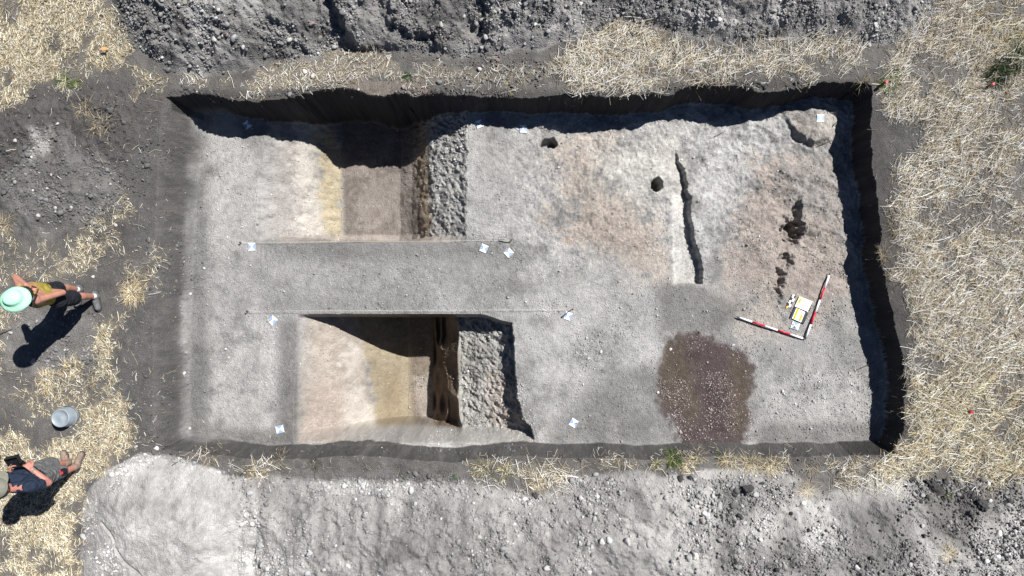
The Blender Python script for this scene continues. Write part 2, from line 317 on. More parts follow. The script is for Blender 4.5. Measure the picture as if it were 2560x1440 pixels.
# trench interior
FL = sstep(.55, .95, TR)
paint(FL, (170,170,170)); paint(FL * sstep(-.1, .45, n_b + n_a * .8), (184,184,184), .7); paint(FL * sstep(.0, .45, -n_b - n_a * .6), (142,142,142), .65)
for p, s, c, k, nz in (
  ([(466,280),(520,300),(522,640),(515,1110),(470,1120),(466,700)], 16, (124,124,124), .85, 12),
  ([(520,330),(700,370),(690,600),(540,600)], 40, (172,172,172), .8, 20),
  ([(490,640),(700,620),(720,790),(520,790)], 30, (146,146,146), .6, 20),
  ([(530,850),(690,830),(690,1080),(560,1100)], 26, (180,180,180), .8, 22),
  ([(700,800),(745,800),(760,1110),(690,1110)], 16, (122,121,121), .85, 14),
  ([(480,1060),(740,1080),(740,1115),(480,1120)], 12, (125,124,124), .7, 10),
  ([(655,600),(1290,600),(1330,640),(1290,778),(690,778),(640,690)], 40, (154,154,154), .85, 20),
  ([(640,604),(1260,604),(1260,640),(900,650),(700,640)], 20, (130,130,130), .8, 18),
  ([(700,745),(1000,750),(1000,778),(700,778)], 16, (136,136,136), .6, 14),
  ([(900,690),(1160,680),(1160,755),(920,760)], 30, (158,158,158), .7, 16),
  ([(1180,310),(1400,340),(1390,590),(1180,590)], 30, (170,170,170), .8, 25),
  ([(1370,350),(1540,340),(1500,440),(1650,560),(1660,700),(1600,690),(1420,600),(1400,450)], 30, (182,170,159), .85, 60),
  ([(1480,380),(1690,340),(1690,480),(1600,500),(1520,450)], 30, (186,186,180), .8, 30),
  ([(1350,540),(1500,500),(1640,620),(1600,640),(1450,600)], 16, (164,152,140), .6, 60),
  ([(1720,330),(1960,300),(1900,450),(1800,560),(1760,640)], 30, (186,187,188), .85, 30),
  ([(1900,400),(2085,400),(2110,620),(2130,720),(2060,800),(1900,760),(1780,700),(1850,520)], 35, (170,157,148), .9, 60),
  ([(1960,430),(2060,400),(2090,560),(1990,520)], 25, (150,148,146), .7, 25),
  ([(1780,700),(1960,740),(2000,840),(1850,850),(1780,780)], 28, (177,168,160), .8, 60),
  ([(1964,282),(2090,280),(2090,350),(2030,370),(1990,330)], 12, (168,160,152), .7, 10),
  ([(1300,690),(1540,640),(1650,760),(1640,850),(1400,800)], 40, (170,170,170), .7, 25),
  ([(1640,720),(1720,700),(1860,770),(1800,840),(1650,830)], 22, (122,122,122), .9, 16),
  ([(1320,800),(1520,850),(1500,1000),(1360,980)], 30, (172,172,172), .7, 25),
  ([(1480,960),(1660,920),(1700,1110),(1380,1110),(1380,1060)], 25, (130,130,130), .75, 22),
  ([(1880,860),(2150,830),(2180,1090),(1890,1090)], 35, (158,158,158), .8, 25),
  ([(1930,960),(2140,940),(2150,1050),(1950,1060)], 30, (180,180,180), .7, 30),
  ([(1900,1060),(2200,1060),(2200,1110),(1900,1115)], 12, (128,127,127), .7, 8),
  ([(2080,820),(2180,860),(2170,940),(2090,910)], 25, (120,120,120), .6, 18),
  ):
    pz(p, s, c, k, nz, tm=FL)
pz([(1683,500),(1684,600),(1690,702),(1752,708),(1745,640),(1725,560),(1715,500)], 10, (196,195,192), .75, 10, tm=FL)
pz([(1665,380),(1720,400),(1722,500),(1690,500)], 10, (196,193,188), .7, 8, tm=FL)
pz([(1679,480),(1687,480),(1690,705),(1683,700)], 3, (206,204,200), .6, 3, tm=FL)
BROWN = [(1660,838),(1720,836),(1790,850),(1850,872),(1880,920),(1872,980),(1882,1040),(1872,1085),(1855,1112),(1702,1112),(1690,1065),(1656,1020),(1645,960),(1650,900),(1662,880)]
pz(BROWN, 14, (82,65,67), .95, 20)
pz([(1655,840),(1720,850),(1740,1000),(1740,1060),(1660,1010),(1650,900)], 18, (102,90,74), .7, 20, tm=soft(PX, PY, BROWN, 9, n_b * 14))
pz([(1830,880),(1880,930),(1870,1080),(1830,1080)], 14, (102,90,74), .7, 18, tm=soft(PX, PY, BROWN, 9, n_b * 14))
# north sondage
un = INF['usn'].astype(float)
for p, s, c, k, nz in (([(650,300),(740,300),(800,610),(650,610)], 30, (178,172,168), .8, 35), ([(730,300),(810,300),(840,610),(770,610),(740,450)], 20, (206,199,188), .8, 34),
   ([(785,330),(850,330),(860,610),(820,610),(800,480)], 12, (194,178,138), .85, 20), ([(850,200),(1070,200),(1085,610),(862,610)], 6, (132,122,114), .95, 6),
   ([(880,420),(1040,430),(1040,560),(900,540)], 30, (158,148,140), .7, 40), ([(1040,300),(1066,300),(1082,610),(1050,610)], 10, (188,166,136), .85, 8), ([(1064,300),(1170,300),(1170,610),(1080,610)], 5, (176,176,174), .95, 14),
   ([(1120,320),(1160,320),(1165,400),(1120,430)], 14, (176,172,168), .6, 10), ([(700,590),(1180,586),(1180,612),(700,612)], 4, (186,174,166), .7, 3)):
    pz(p, s, c, k, nz, tm=un)
us = INF['uss'].astype(float)
for p, s, c, k, nz in (([(735,785),(900,785),(960,1110),(740,1110)], 12, (188,174,160), .9, 16), ([(860,850),(900,860),(950,1075),(860,1090)], 22, (206,199,190), .75, 34), ([(760,960),(860,960),(850,1080),(760,1090)], 22, (180,162,150), .6, 22),
   ([(893,780),(1035,780),(1035,1066),(948,1070)], 8, (174,158,124), .9, 8), ([(950,930),(1000,920),(1010,1060),(955,1060)], 20, (150,130,96), .6, 18), ([(1022,780),(1100,780),(1100,1066),(1032,1066)], 6, (148,132,114), .95, 5),
   ([(1040,940),(1088,940),(1090,1050),(1045,1050)], 14, (182,172,162), .6, 14), ([(1078,780),(1150,780),(1150,1070),(1090,1066)], 6, (140,116,90), .95, 5), ([(1146,780),(1400,780),(1400,1112),(1150,1112)], 5, (176,176,172), .95, 5),
   ([(1215,930),(1300,920),(1330,1050),(1240,1060)], 22, (196,172,158), .5, 30), ([(1150,860),(1200,870),(1190,980),(1152,990)], 18, (172,174,164), .6, 14)):
    pz(p, s, c, k, nz, tm=us)
ysf = W(1000, 1109, -.5)[1]
paint(us * sstep(ysf + .14, ysf + .09, Y) * sstep(800, 930, PX), (188,185,180), .9)
wall = (TR > .01) & (TR < .93)
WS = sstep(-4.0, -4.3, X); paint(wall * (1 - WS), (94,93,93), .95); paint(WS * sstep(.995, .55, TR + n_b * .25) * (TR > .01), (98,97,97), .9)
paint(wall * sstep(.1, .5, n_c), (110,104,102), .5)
grey_ = C.mean(-1, keepdims=True); C = (grey_ + (C - grey_) * .70) * np.array([1.015, 1.0, .975])
NEshade = (TR > .01) & (TR < .99) & (((Y > np.interp(X, LIP_N[:, 0], LIP_N[:, 1]) - .16) & (X > -4.86)) | (X > 4.7)); C = np.where(NEshade[..., None], C * .5, C)  # shade of the north and east walls painted into their soil colour
RGH = sstep(1200, 1400, PX) * sstep(760, 600, PY) * FL
fine = 1 + n_a * .10 + n_b * .22 + n_c * (.20 + .08 * RGH) + n_d * (.14 + .16 * RGH)
fine = fine + .16 * RGH * sstep(.1, .5, fbm(X + .4 * Y, Y, .12, 4, 360)) - .3 * FL * sstep(.955, 1.0, 1 - np.abs(fbm(X, Y, .6, 4, 370)) * 3) * sstep(.1, .5, n_b)
spk = vnoise(X, Y, .022, 350); fine = fine + .25 * sstep(.7, .95, spk) - .12 * sstep(.7, .95, -vnoise(X, Y, .03, 352))
C *= fine[..., None]
C = np.clip(C, .01, .85)

# ------------------------------------------------------------------ materials
def newmat(name):
    m = bpy.data.materials.new(name); m.use_nodes = True; t = m.node_tree
    return m, t, t.nodes['Principled BSDF']
def soilmat(name, bump=.55, scale=58):
    m, t, b = newmat(name); N = t.nodes.new; L = t.links.new
    at = N('ShaderNodeAttribute'); at.attribute_name = 'soil'
    tc = N('ShaderNodeTexCoord')
    no = N('ShaderNodeTexNoise'); no.inputs['Scale'].default_value = scale; no.inputs['Detail'].default_value = 6; no.inputs['Roughness'].default_value = .7
    L(tc.outputs['Object'], no.inputs['Vector'])
    mr = N('ShaderNodeMapRange'); mr.inputs[1].default_value = .34; mr.inputs[2].default_value = .66; mr.inputs[3].default_value = .84; mr.inputs[4].default_value = 1.16
    L(no.outputs['Fac'], mr.inputs[0])
    mx = N('ShaderNodeVectorMath'); mx.operation = 'SCALE'; L(at.outputs['Color'], mx.inputs[0]); L(mr.outputs[0], mx.inputs['Scale'])
    L(mx.outputs[0], b.inputs['Base Color'])
    b.inputs['Roughness'].default_value = .95; b.inputs['Specular IOR Level'].default_value = .15
    bp = N('ShaderNodeBump'); bp.inputs['Strength'].default_value = bump; bp.inputs['Distance'].default_value = .02
    vo = N('ShaderNodeTexVoronoi'); vo.inputs['Scale'].default_value = 55; L(tc.outputs['Object'], vo.inputs['Vector'])
    ad = N('ShaderNodeMath'); ad.operation = 'ADD'; L(no.outputs['Fac'], ad.inputs[0]); L(vo.outputs['Distance'], ad.inputs[1])
    L(ad.outputs[0], bp.inputs['Height']); L(bp.outputs[0], b.inputs['Normal'])
    return m
M_SOIL = soilmat('soil')
def attrmat(name, rough=.85, spec=.2, var=.25, scale=60):
    m, t, b = newmat(name); N = t.nodes.new; L = t.links.new
    at = N('ShaderNodeAttribute'); at.attribute_name = 'tint'
    tc = N('ShaderNodeTexCoord'); no = N('ShaderNodeTexNoise'); no.inputs['Scale'].default_value = scale; L(tc.outputs['Object'], no.inputs['Vector'])
    mr = N('ShaderNodeMapRange'); mr.inputs[3].default_value = 1 - var; mr.inputs[4].default_value = 1 + var; L(no.outputs['Fac'], mr.inputs[0])
    mx = N('ShaderNodeVectorMath'); mx.operation = 'SCALE'; L(at.outputs['Color'], mx.inputs[0]); L(mr.outputs[0], mx.inputs['Scale'])
    L(mx.outputs[0], b.inputs['Base Color']); b.inputs['Roughness'].default_value = rough; b.inputs['Specular IOR Level'].default_value = spec
    return m
M_STONE = attrmat('stone', .9, .2, .25, 40)
M_STRAW = attrmat('straw', .6, .3, .12, 30)
def mat(name, rgb, rough=.6, spec=.3, var=.15, scale=30, bump=0, metal=0):
    """rgb: linear base colour"""
    m, t, b = newmat(name); N = t.nodes.new; L = t.links.new
    tc = N('ShaderNodeTexCoord'); no = N('ShaderNodeTexNoise'); no.inputs['Scale'].default_value = scale; no.inputs['Detail'].default_value = 4; L(tc.outputs['Object'], no.inputs['Vector'])
    mr = N('ShaderNodeMapRange'); mr.inputs[1].default_value = .3; mr.inputs[2].default_value = .7; mr.inputs[3].default_value = 1 - var; mr.inputs[4].default_value = 1 + var; L(no.outputs['Fac'], mr.inputs[0])
    mx = N('ShaderNodeVectorMath'); mx.operation = 'SCALE'; mx.inputs[0].default_value = tuple(rgb); L(mr.outputs[0], mx.inputs['Scale'])
    L(mx.outputs[0], b.inputs['Base Color']); b.inputs['Roughness'].default_value = rough; b.inputs['Specular IOR Level'].default_value = spec; b.inputs['Metallic'].default_value = metal
    if bump:
        bp = N('ShaderNodeBump'); bp.inputs['Strength'].default_value = bump; bp.inputs['Distance'].default_value = .01; L(no.outputs['Fac'], bp.inputs['Height']); L(bp.outputs[0], b.inputs['Normal'])
    return m
M = dict(
  skin=mat('skin', (.33,.16,.115), .5, .35, .10, 12), skin2=mat('sunburnt_skin', (.37,.155,.12), .5, .35, .12, 12),
  hat=mat('mint_cotton', (.34,.66,.47), .85, .1, .08, 25, .3), hair=mat('dark_hair', (.018,.013,.011), .5, .4, .4, 60, .6),
  olive=mat('olive_cotton', (.25,.20,.045), .85, .1, .15, 30, .3), black=mat('black_cotton', (.016,.017,.022), .85, .1, .25, 30, .4),
  navy=mat('navy_jersey', (.016,.024,.042), .9, .1, .2, 20, .4), grey=mat('grey_canvas', (.11,.11,.11), .9, .1, .2, 25, .4), cap=mat('olive_grey_canvas', (.17,.17,.14), .9, .1, .15, 25, .4),
  boot=mat('brown_suede', (.20,.15,.12), .8, .2, .2, 40, .3), shoe=mat('grey_trainer_mesh', (.11,.11,.115), .7, .3, .25, 40, .3), sole=mat('dark_rubber', (.05,.05,.055), .8, .3), sock=mat('white_sock', (.55,.55,.55), .9, .1),
  lace=mat('pink_lace', (.70,.16,.24), .7, .2), blackpl=mat('black_plastic', (.010,.010,.012), .4, .4, .2, 20), redcl=mat('red_cloth', (.55,.02,.03), .7, .2), strap=mat('grey_strap', (.16,.19,.15), .7, .3),
  white=mat('white_paint', (.80,.80,.80), .5, .4, .04), red=mat('red_paint', (.50,.012,.035), .45, .4, .08), rod_tip=mat('steel_tip', (.03,.03,.032), .4, .5, .1),
  tile=mat('yellow_tile', (.80,.58,.03), .5, .3, .05), ink=mat('black_ink', (.05,.04,.02), .7, .2), board=mat('white_board', (.72,.75,.72), .4, .4, .03), slate=mat('slate_felt', (.045,.05,.06), .9, .1, .15),
  blue=mat('pale_blue_print', (.22,.30,.46), .5, .3, .2, 80), tgt=mat('white_card', (.82,.82,.82), .5, .3, .03), yel=mat('yellow_paint', (.75,.50,.02), .5, .3), blk=mat('black_paint', (.02,.02,.02), .5, .3),
  bucket=mat('grey_plastic', (.225,.265,.295), .45, .4, .14, 14), twine=mat('white_twine', (.62,.60,.55), .8, .2), steel=mat('rusty_steel', (.03,.025,.022), .6, .4), wood=mat('weathered_wood', (.16,.08,.05), .85, .2, .3, 30, .3),
  pink=mat('faded_red_paint', (.60,.13,.14), .7, .2, .15), orange=mat('orange_tape', (.60,.30,.10), .6, .3), twig=mat('dry_twig', (.06,.045,.038), .9, .1, .3, 40))

# ------------------------------------------------------------------ object helpers
def meshobj(name, verts, faces, m=None, parent=None, tint=None, attr='tint', smooth=True, mats=None, midx=None):
    me = bpy.data.meshes.new(name)
    verts = np.asarray(verts, np.float32); 
    if isinstance(faces, np.ndarray):
        k = faces.shape[1]; nf = len(faces)
        me.vertices.add(len(verts)); me.vertices.foreach_set('co', verts.ravel())
        me.loops.add(nf * k); me.loops.foreach_set('vertex_index', faces.astype(np.int32).ravel())
        me.polygons.add(nf); me.polygons.foreach_set('loop_start', np.arange(0, nf * k, k, dtype=np.int32))
        try: me.polygons.foreach_set('loop_total', np.full(nf, k, np.int32))
        except Exception: pass
        me.update(calc_edges=True)
    else:
        me.from_pydata([tuple(v) for v in verts], [], faces)
    me.polygons.foreach_set('use_smooth', np.full(len(me.polygons), bool(smooth)))
    if tint is not None:
        a = me.color_attributes.new(attr, 'FLOAT_COLOR', 'POINT')
        c = np.ones((len(verts), 4), np.float32); c[:, :3] = tint; a.data.foreach_set('color', c.ravel())
    for q in (mats or ([m] if m else [])): me.materials.append(q)
    if midx is not None: me.polygons.foreach_set('material_index', np.asarray(midx, np.int32))
    me.validate(clean_customdata=False)
    o = bpy.data.objects.new(name, me); COL.objects.link(o)
    if parent: o.parent = parent
    return o
def tag(o, label=None, cat=None, group=None, kind=None):
    if label: o['label'] = label
    if cat: o['category'] = cat
    if group: o['group'] = group
    if kind: o['kind'] = kind
    return o
def empty(name, loc, label, cat, group=None, rz=0):
    o = bpy.data.objects.new(name, None); COL.objects.link(o); o.empty_display_size = .05
    o.location = loc; o.rotation_euler = (0, 0, rz); return tag(o, label, cat, group)
def bmobj(name, bm, m, parent=None, smooth=False, mats=None):
    me = bpy.data.meshes.new(name); bm.normal_update(); bm.to_mesh(me); bm.free()
    for q in (mats or [m]): me.materials.append(q)
    me.polygons.foreach_set('use_smooth', np.full(len(me.polygons), smooth))
    o = bpy.data.objects.new(name, me); COL.objects.link(o)
    if parent: o.parent = parent
    return o
def tube(bm, pts, rad, seg=8, cap=True, flat=1.0):
    """swept tube through points; rad float or list"""
    pts = [Vector(p) for p in pts]; n = len(pts)
    rad = [rad] * n if not hasattr(rad, '__len__') else rad
    rings = []; up = None
    for i, p in enumerate(pts):
        d = (pts[min(i + 1, n - 1)] - pts[max(i - 1, 0)]).normalized()
        if up is None: up = d.orthogonal().normalized()
        up = (up - d * up.dot(d)).normalized(); s = d.cross(up)
        rings.append([bm.verts.new(p + (up * math.cos(a) + s * math.sin(a) * flat) * rad[i]) for a in [2 * math.pi * k / seg for k in range(seg)]])
    for a, b in zip(rings, rings[1:]):
        for k in range(seg): bm.faces.new((a[k], a[(k + 1) % seg], b[(k + 1) % seg], b[k]))
    if cap: bm.faces.new(rings[0][::-1]); bm.faces.new(rings[-1])
    return bm
def lathe(bm, prof, seg=32, center=(0, 0), sx=1, sy=1):
    rings = []
    for r, z in prof:
        rings.append([bm.verts.new((center[0] + r * sx * math.cos(2 * math.pi * k / seg), center[1] + r * sy * math.sin(2 * math.pi * k / seg), z)) for k in range(seg)] if r > 1e-5 else [bm.verts.new((center[0], center[1], z))])
    for a, b in zip(rings, rings[1:]):
        for k in range(seg):
            q = [a[k % len(a)], a[(k + 1) % len(a)], b[(k + 1) % len(b)], b[k % len(b)]]
            q = list(dict.fromkeys(q))
            if len(q) >= 3: bm.faces.new(q)
    return bm
def prism(bm, pts, z0, z1, mi=0):
    a = [bm.verts.new((p[0], p[1], z0)) for p in pts]; b = [bm.verts.new((p[0], p[1], z1)) for p in pts]
    fs = [bm.faces.new(b), bm.faces.new(a[::-1])] + [bm.faces.new((a[k], a[(k + 1) % len(a)], b[(k + 1) % len(a)], b[k])) for k in range(len(a))]
    for f in fs: f.material_index = mi
    return bm

# ------------------------------------------------------------------ build the terrain sheets
idx = np.arange(NX * NY).reshape(NY, NX)
quads = np.stack([idx[:-1, :-1], idx[:-1, 1:], idx[1:, 1:], idx[1:, :-1]], -1)
def fm(m): return m[:-1, :-1]
zone = np.zeros((NY - 1, NX - 1), int)
zone[fm(TR) > .001] = 1
zone[(fm(INF['hn']) > .03) & (zone == 0)] = 2
zone[(fm(INF['hs']) > .03) & (zone == 0)] = 4
zone[(fm(INF['hw']) > .03) & (zone == 0)] = 3
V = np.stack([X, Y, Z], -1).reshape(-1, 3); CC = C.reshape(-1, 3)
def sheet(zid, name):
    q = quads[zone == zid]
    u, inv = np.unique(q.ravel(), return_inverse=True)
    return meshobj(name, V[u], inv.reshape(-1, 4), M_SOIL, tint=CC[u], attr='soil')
tag(sheet(0, 'ground'), 'bare dusty field ground around the excavated trench', kind='structure')
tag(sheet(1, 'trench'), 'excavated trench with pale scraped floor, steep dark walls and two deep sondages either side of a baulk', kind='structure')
tag(sheet(2, 'spoil_heap'), 'long dark grey spoil heap of lumpy soil along the top of the trench', 'spoil heap')
tag(sheet(3, 'spoil_heap'), 'pale powdery cracked spoil heap beside the man with the black remote control', 'spoil heap')
tag(sheet(4, 'spoil_heap'), 'broad light grey stony spoil heap along the bottom side of the trench', 'spoil heap')
#%%DETAILS%%
# ------------------------------------------------------------------ scatter helpers
def ico(sub):
    bm = bmesh.new(); bmesh.ops.create_icosphere(bm, subdivisions=sub, radius=1.0)
    v = np.array([q.co[:] for q in bm.verts]); f = np.array([[q.index for q in p.verts] for p in bm.faces]); bm.free(); return v, f
ICO1, ICO2, ICO3 = ico(1), ico(2), ico(3)
def rockshape(base, seed, rough=.22):
    r = np.random.default_rng(seed); v, f = base
    k = r.normal(size=(5, 3)); ph = r.random(5) * 6
    d = sum(np.sin(v @ k[i] * 1.6 + ph[i]) for i in range(5)) / 5
    v = v * (1 + rough * d + rough * .25 * r.normal(size=len(v)))[:, None]
    # a few flattened facets
    for _ in range(4):
        n = r.normal(size=3); n /= np.linalg.norm(n); h = r.uniform(.62, .9); q = v @ n
        v = v - np.outer(np.maximum(q - h, 0), n)
    return v * np.array([1, r.uniform(.7, 1), r.uniform(.5, .8)]), f
def rotz_tilt(n, r, tilt=.5):
    a = r.random(n) * 2 * np.pi; b = r.normal(size=n) * tilt; c = r.normal(size=n) * tilt
    ca, sa, cb, sb, cc, sc = np.cos(a), np.sin(a), np.cos(b), np.sin(b), np.cos(c), np.sin(c)
    Rz = np.zeros((n, 3, 3)); Rz[:, 0, 0] = ca; Rz[:, 0, 1] = -sa; Rz[:, 1, 0] = sa; Rz[:, 1, 1] = ca; Rz[:, 2, 2] = 1
    Rx = np.zeros((n, 3, 3)); Rx[:, 0, 0] = 1; Rx[:, 1, 1] = cb; Rx[:, 1, 2] = -sb; Rx[:, 2, 1] = sb; Rx[:, 2, 2] = cb
    Ry = np.zeros((n, 3, 3)); Ry[:, 1, 1] = 1; Ry[:, 0, 0] = cc; Ry[:, 0, 2] = sc; Ry[:, 2, 0] = -sc; Ry[:, 2, 2] = cc
    return Rz @ Rx @ Ry
def pebbles(x, y, rad, col, base, seed, sink=.12):
    V_, F_, T_ = [], [], []; off = 0; r = np.random.default_rng(seed)
    var = r.integers(0, 8, len(x))
    for k in range(8):
        v, f = rockshape(base, seed * 10 + k); s = var == k; n = int(s.sum())
        if not n: continue
        Rm = rotz_tilt(n, r); p = np.einsum('nij,vj->nvi', Rm, v) * rad[s][:, None, None]
        p[..., 0] += x[s][:, None]; p[..., 1] += y[s][:, None]; p[..., 2] += (groundz(x[s], y[s]) + rad[s] * (.6 - sink))[:, None]
        V_.append(p.reshape(-1, 3)); F_.append((f[None] + (np.arange(n) * len(v))[:, None, None] + off).reshape(-1, 3)); T_.append(np.repeat(col[s], len(v), 0)); off += n * len(v)
    return np.concatenate(V_), np.concatenate(F_), np.concatenate(T_)
def cand(n, x0=-7.45, x1=7.45, y0=-3.8, y1=4.6, r=rng):
    x = r.uniform(x0, x1, n); y = r.uniform(y0, y1, n); z = groundz(x, y); px, py = project(x, y, z)
    j = np.clip(np.searchsorted(GY, y) - 1, 0, NY - 2); i = np.clip(np.searchsorted(GX, x) - 1, 0, NX - 2)
    return x, y, px, py, j, i
def dmap(px, py, items, nz=16, x=None, y=None):
    d = np.zeros(px.shape); nn = (fbm(x, y, .3, 3, 400) + .5 * fbm(x, y, .08, 2, 410)) * nz
    for pts, s, k in items:
        m = soft(px, py, pts, s, nn); d = np.maximum(d, m * k)
    return d

# ------------------------------------------------------------------ stones and clods
LIPBAND = [(420,222),(640,238),(800,212),(1000,222),(1300,228),(1600,225),(1800,200),(2000,205),(2170,200),(2176,222),(2000,224),(1800,218),(1600,241),(1300,246),(1000,242),(800,234),(640,257),(420,244)]
RUB = [ # rubble density
 ([(420,-60),(2340,-60),(2330,60),(2290,105),(1960,98),(1730,92),(1540,48),(1440,92),(1370,120),(1130,145),(1010,135),(820,125),(660,160),(500,185),(400,170),(330,110),(270,30)], 14, .85),
 ([(820,-60),(1100,-60),(1180,60),(1150,130),(1000,130),(930,110),(860,100),(840,40)], 14, 1.0), ([(640,20),(800,30),(830,110),(800,140),(660,160),(560,170),(600,80)], 14, .9),
 ([(1290,10),(1500,20),(1520,60),(1420,110),(1290,130),(1240,60)], 16, .8), ([(1960,0),(2260,20),(2250,100),(1960,90)], 16, .8),
 ([(205,1340),(225,1210),(300,1150),(420,1125),(560,1175),(640,1190),(700,1215),(640,1240),(540,1200),(420,1150),(320,1180),(250,1240),(240,1340),(330,1440),(230,1440)], 10, .8),
 ([(600,1190),(800,1200),(1060,1190),(1180,1195),(1330,1240),(1450,1200),(1700,1190),(1700,1240),(1440,1270),(1200,1250),(900,1235),(640,1260)], 14, 1.0),
 ([(640,1240),(900,1230),(1240,1240),(1700,1200),(2000,1180),(2000,1500),(640,1500)], 30, .22), ([(600,1240),(720,1240),(700,1460),(600,1460)], 16, .7), ([(1180,1330),(1330,1330),(1500,1410),(1640,1440),(1160,1500)], 22, .7),
 ([(1700,1180),(2000,1180),(2100,1280),(2250,1350),(2250,1500),(1700,1500)], 30, .48), ([(2250,1200),(2620,1195),(2620,1500),(2250,1500)], 20, .8), ([(2280,1200),(2460,1200),(2450,1330),(2330,1320)], 14, 1.0),
 ([(1980,1240),(2060,1260),(2060,1440),(1990,1440)], 14, .8), ([(2130,1390),(2400,1350),(2560,1440),(2100,1500)], 20, .9),
 ([(60,350),(140,340),(160,420),(300,430),(310,520),(180,600),(40,520)], 20, .45), ([(40,790),(240,780),(270,850),(250,960),(120,960)], 18, .5), ([(0,230),(400,200),(380,480),(0,560)], 20, .18),
 ([(1020,150),(1380,140),(1380,215),(1030,215)], 14, .3), (LIPBAND, 5, .8), ([(400,300),(470,300),(475,1110),(400,1110)], 10, .16), ([(430,1118),(2230,1122),(2230,1150),(430,1140)], 6, .25), ([(400,260),(460,250),(470,1120),(300,1120)], 16, .05),
]
RUBI = [ # inside the trench
 ([(460,290),(2120,330),(2190,1100),(480,1115)], 10, .09), ([(1080,330),(1170,320),(1175,600),(1090,600)], 6, .9), ([(1150,830),(1280,810),(1340,1090),(1155,1080)], 6, .9),
 ([(1350,740),(1430,745),(1440,780),(1330,790)], 8, .7), ([(1450,820),(1510,830),(1500,900),(1440,890)], 12, .4), ([(1880,840),(1960,870),(1950,950),(1890,930)], 14, .55),
 ([(1640,840),(1880,880),(1880,1090),(1700,1100),(1640,960)], 10, .30), ([(1850,450),(2100,420),(2130,700),(2100,830),(1880,800),(1800,700)], 25, .22), ([(1900,860),(2180,850),(2180,1090),(1900,1090)], 20, .2),
 ([(1170,560),(1300,560),(1340,640),(1300,700),(1180,640)], 14, .3), ([(1020,930),(1090,930),(1090,1060),(1030,1060)], 6, .4), ([(900,1070),(1340,1070),(1350,1110),(800,1112)], 6, .4), ([(660,440),(800,440),(860,600),(670,600)], 12, .15),
 ([(1500,780),(1660,800),(1640,1000),(1560,1000)], 20, .15), ([(480,600),(700,600),(740,800),(480,820)], 20, .14)]
def soilat(j, i): return C[j, i]
def stones(n, smin, smax, base, seed, items, power, sinkk=.25, boost=1.0):
    r = np.random.default_rng(seed)
    x, y, px, py, j, i = cand(n, r=r)
    d = dmap(px, py, items, x=x, y=y) * boost
    # more clods in clusters
    d = d * (.12 + 1.5 * sstep(-.25, .45, fbm(x, y, .35, 3, 430)))
    keep = r.random(n) < d
    x, y, px, py, j, i = [q[keep] for q in (x, y, px, py, j, i)]
    u = r.random(len(x)); rad = smin * (1 - u * (1 - (smin / smax) ** power)) ** (-1 / power)
    b = soilat(j, i); g = b.mean(1, keepdims=True)
    f = r.lognormal(.24 if seed == 505 else .10, .28, len(x))[:, None]
    c = (b * .55 + g * .45) * f
    brown = (soft(px, py, BROWN, 8) > .5)[:, None]
    c = np.where(brown, np.array([[.33, .29, .265]]) * r.uniform(.35, 1.3, (len(x), 1)), c)
    se = (px > 2250) & (py > 1190) & (r.random(len(x)) < .34)
    c = np.where(se[:, None], np.array([[.035, .034, .034]]) * r.uniform(.7, 1.8, (len(x), 1)), c)
    dk = (py > 1160) & (px > 1600) & (r.random(len(x)) < .05)
    c = np.where(dk[:, None], np.array([[.03, .03, .03]]), c)
    w = r.random(len(x)) < .012
    c = np.where(w[:, None], np.array([[.42, .41, .39]]) * r.uniform(.8, 1.2, (len(x), 1)), c)
    return x, y, rad, np.clip(c, .012, .6)
tiny = stones(330000, .0045, .011, ICO1, 501, [(p, s, min(1, k * 1.2)) for p, s, k in RUB] + [(p, s, k * 2.0) for p, s, k in RUBI], 1.6)
midi = stones(300000, .010, .026, ICO1, 502, [(p, s, k * .55) for p, s, k in RUB], 1.9)
insd = stones(42000, .0105, .024, ICO1, 505, [(p, s, k * .9) for p, s, k in RUBI], 2.6)
big = stones(26000, .022, .050, ICO2, 503, [(p, s, k * .42) for p, s, k in RUB], 2.6)
XX = lambda a, b, c=None: tuple(np.concatenate([p, q]) for p, q in zip(a, b))
order = np.argsort(-big[2]); NBIG = 240
rest = tuple(q[order[NBIG:]] for q in big); lead = tuple(q[order[:NBIG]] for q in big)
v1, f1, t1 = pebbles(*tiny, ICO1, 511); v2, f2, t2 = pebbles(*XX(midi, insd), ICO1, 512); v3, f3, t3 = pebbles(*rest, ICO2, 513)
f2 = f2 + len(v1); f3 = f3 + len(v1) + len(v2)
gr = meshobj('gravel', np.concatenate([v1, v2, v3]), np.concatenate([f1, f2, f3]), M_STONE, tint=np.concatenate([t1, t2, t3]))
gr.data.polygons.foreach_set('use_smooth', np.zeros(len(gr.data.polygons), bool))
tag(gr, 'grey gravel and small soil clods scattered over heaps and trench floor', 'gravel', kind='stuff')
rocks = {}
def rockmesh(k, tint):
    key = (k, tuple(round(float(q), 2) for q in tint))
    if key not in rocks:
        v, f = rockshape(ICO3, 900 + k, .34 if max(tint) < .08 else .22); v = v * (1 + np.random.default_rng(k).normal(size=len(v)) * (.10 if max(tint) < .08 else .02))[:, None]
        me = bpy.data.meshes.new('stone'); me.from_pydata([tuple(q) for q in v], [], [tuple(int(a) for a in q) for q in f])
        a = me.color_attributes.new('tint', 'FLOAT_COLOR', 'POINT'); c = np.ones((len(v), 4), np.float32); c[:, :3] = tint; a.data.foreach_set('color', c.ravel())
        me.materials.append(M_STONE); me.polygons.foreach_set('use_smooth', np.full(len(me.polygons), max(tint) >= .08)); rocks[key] = me
    return rocks[key]
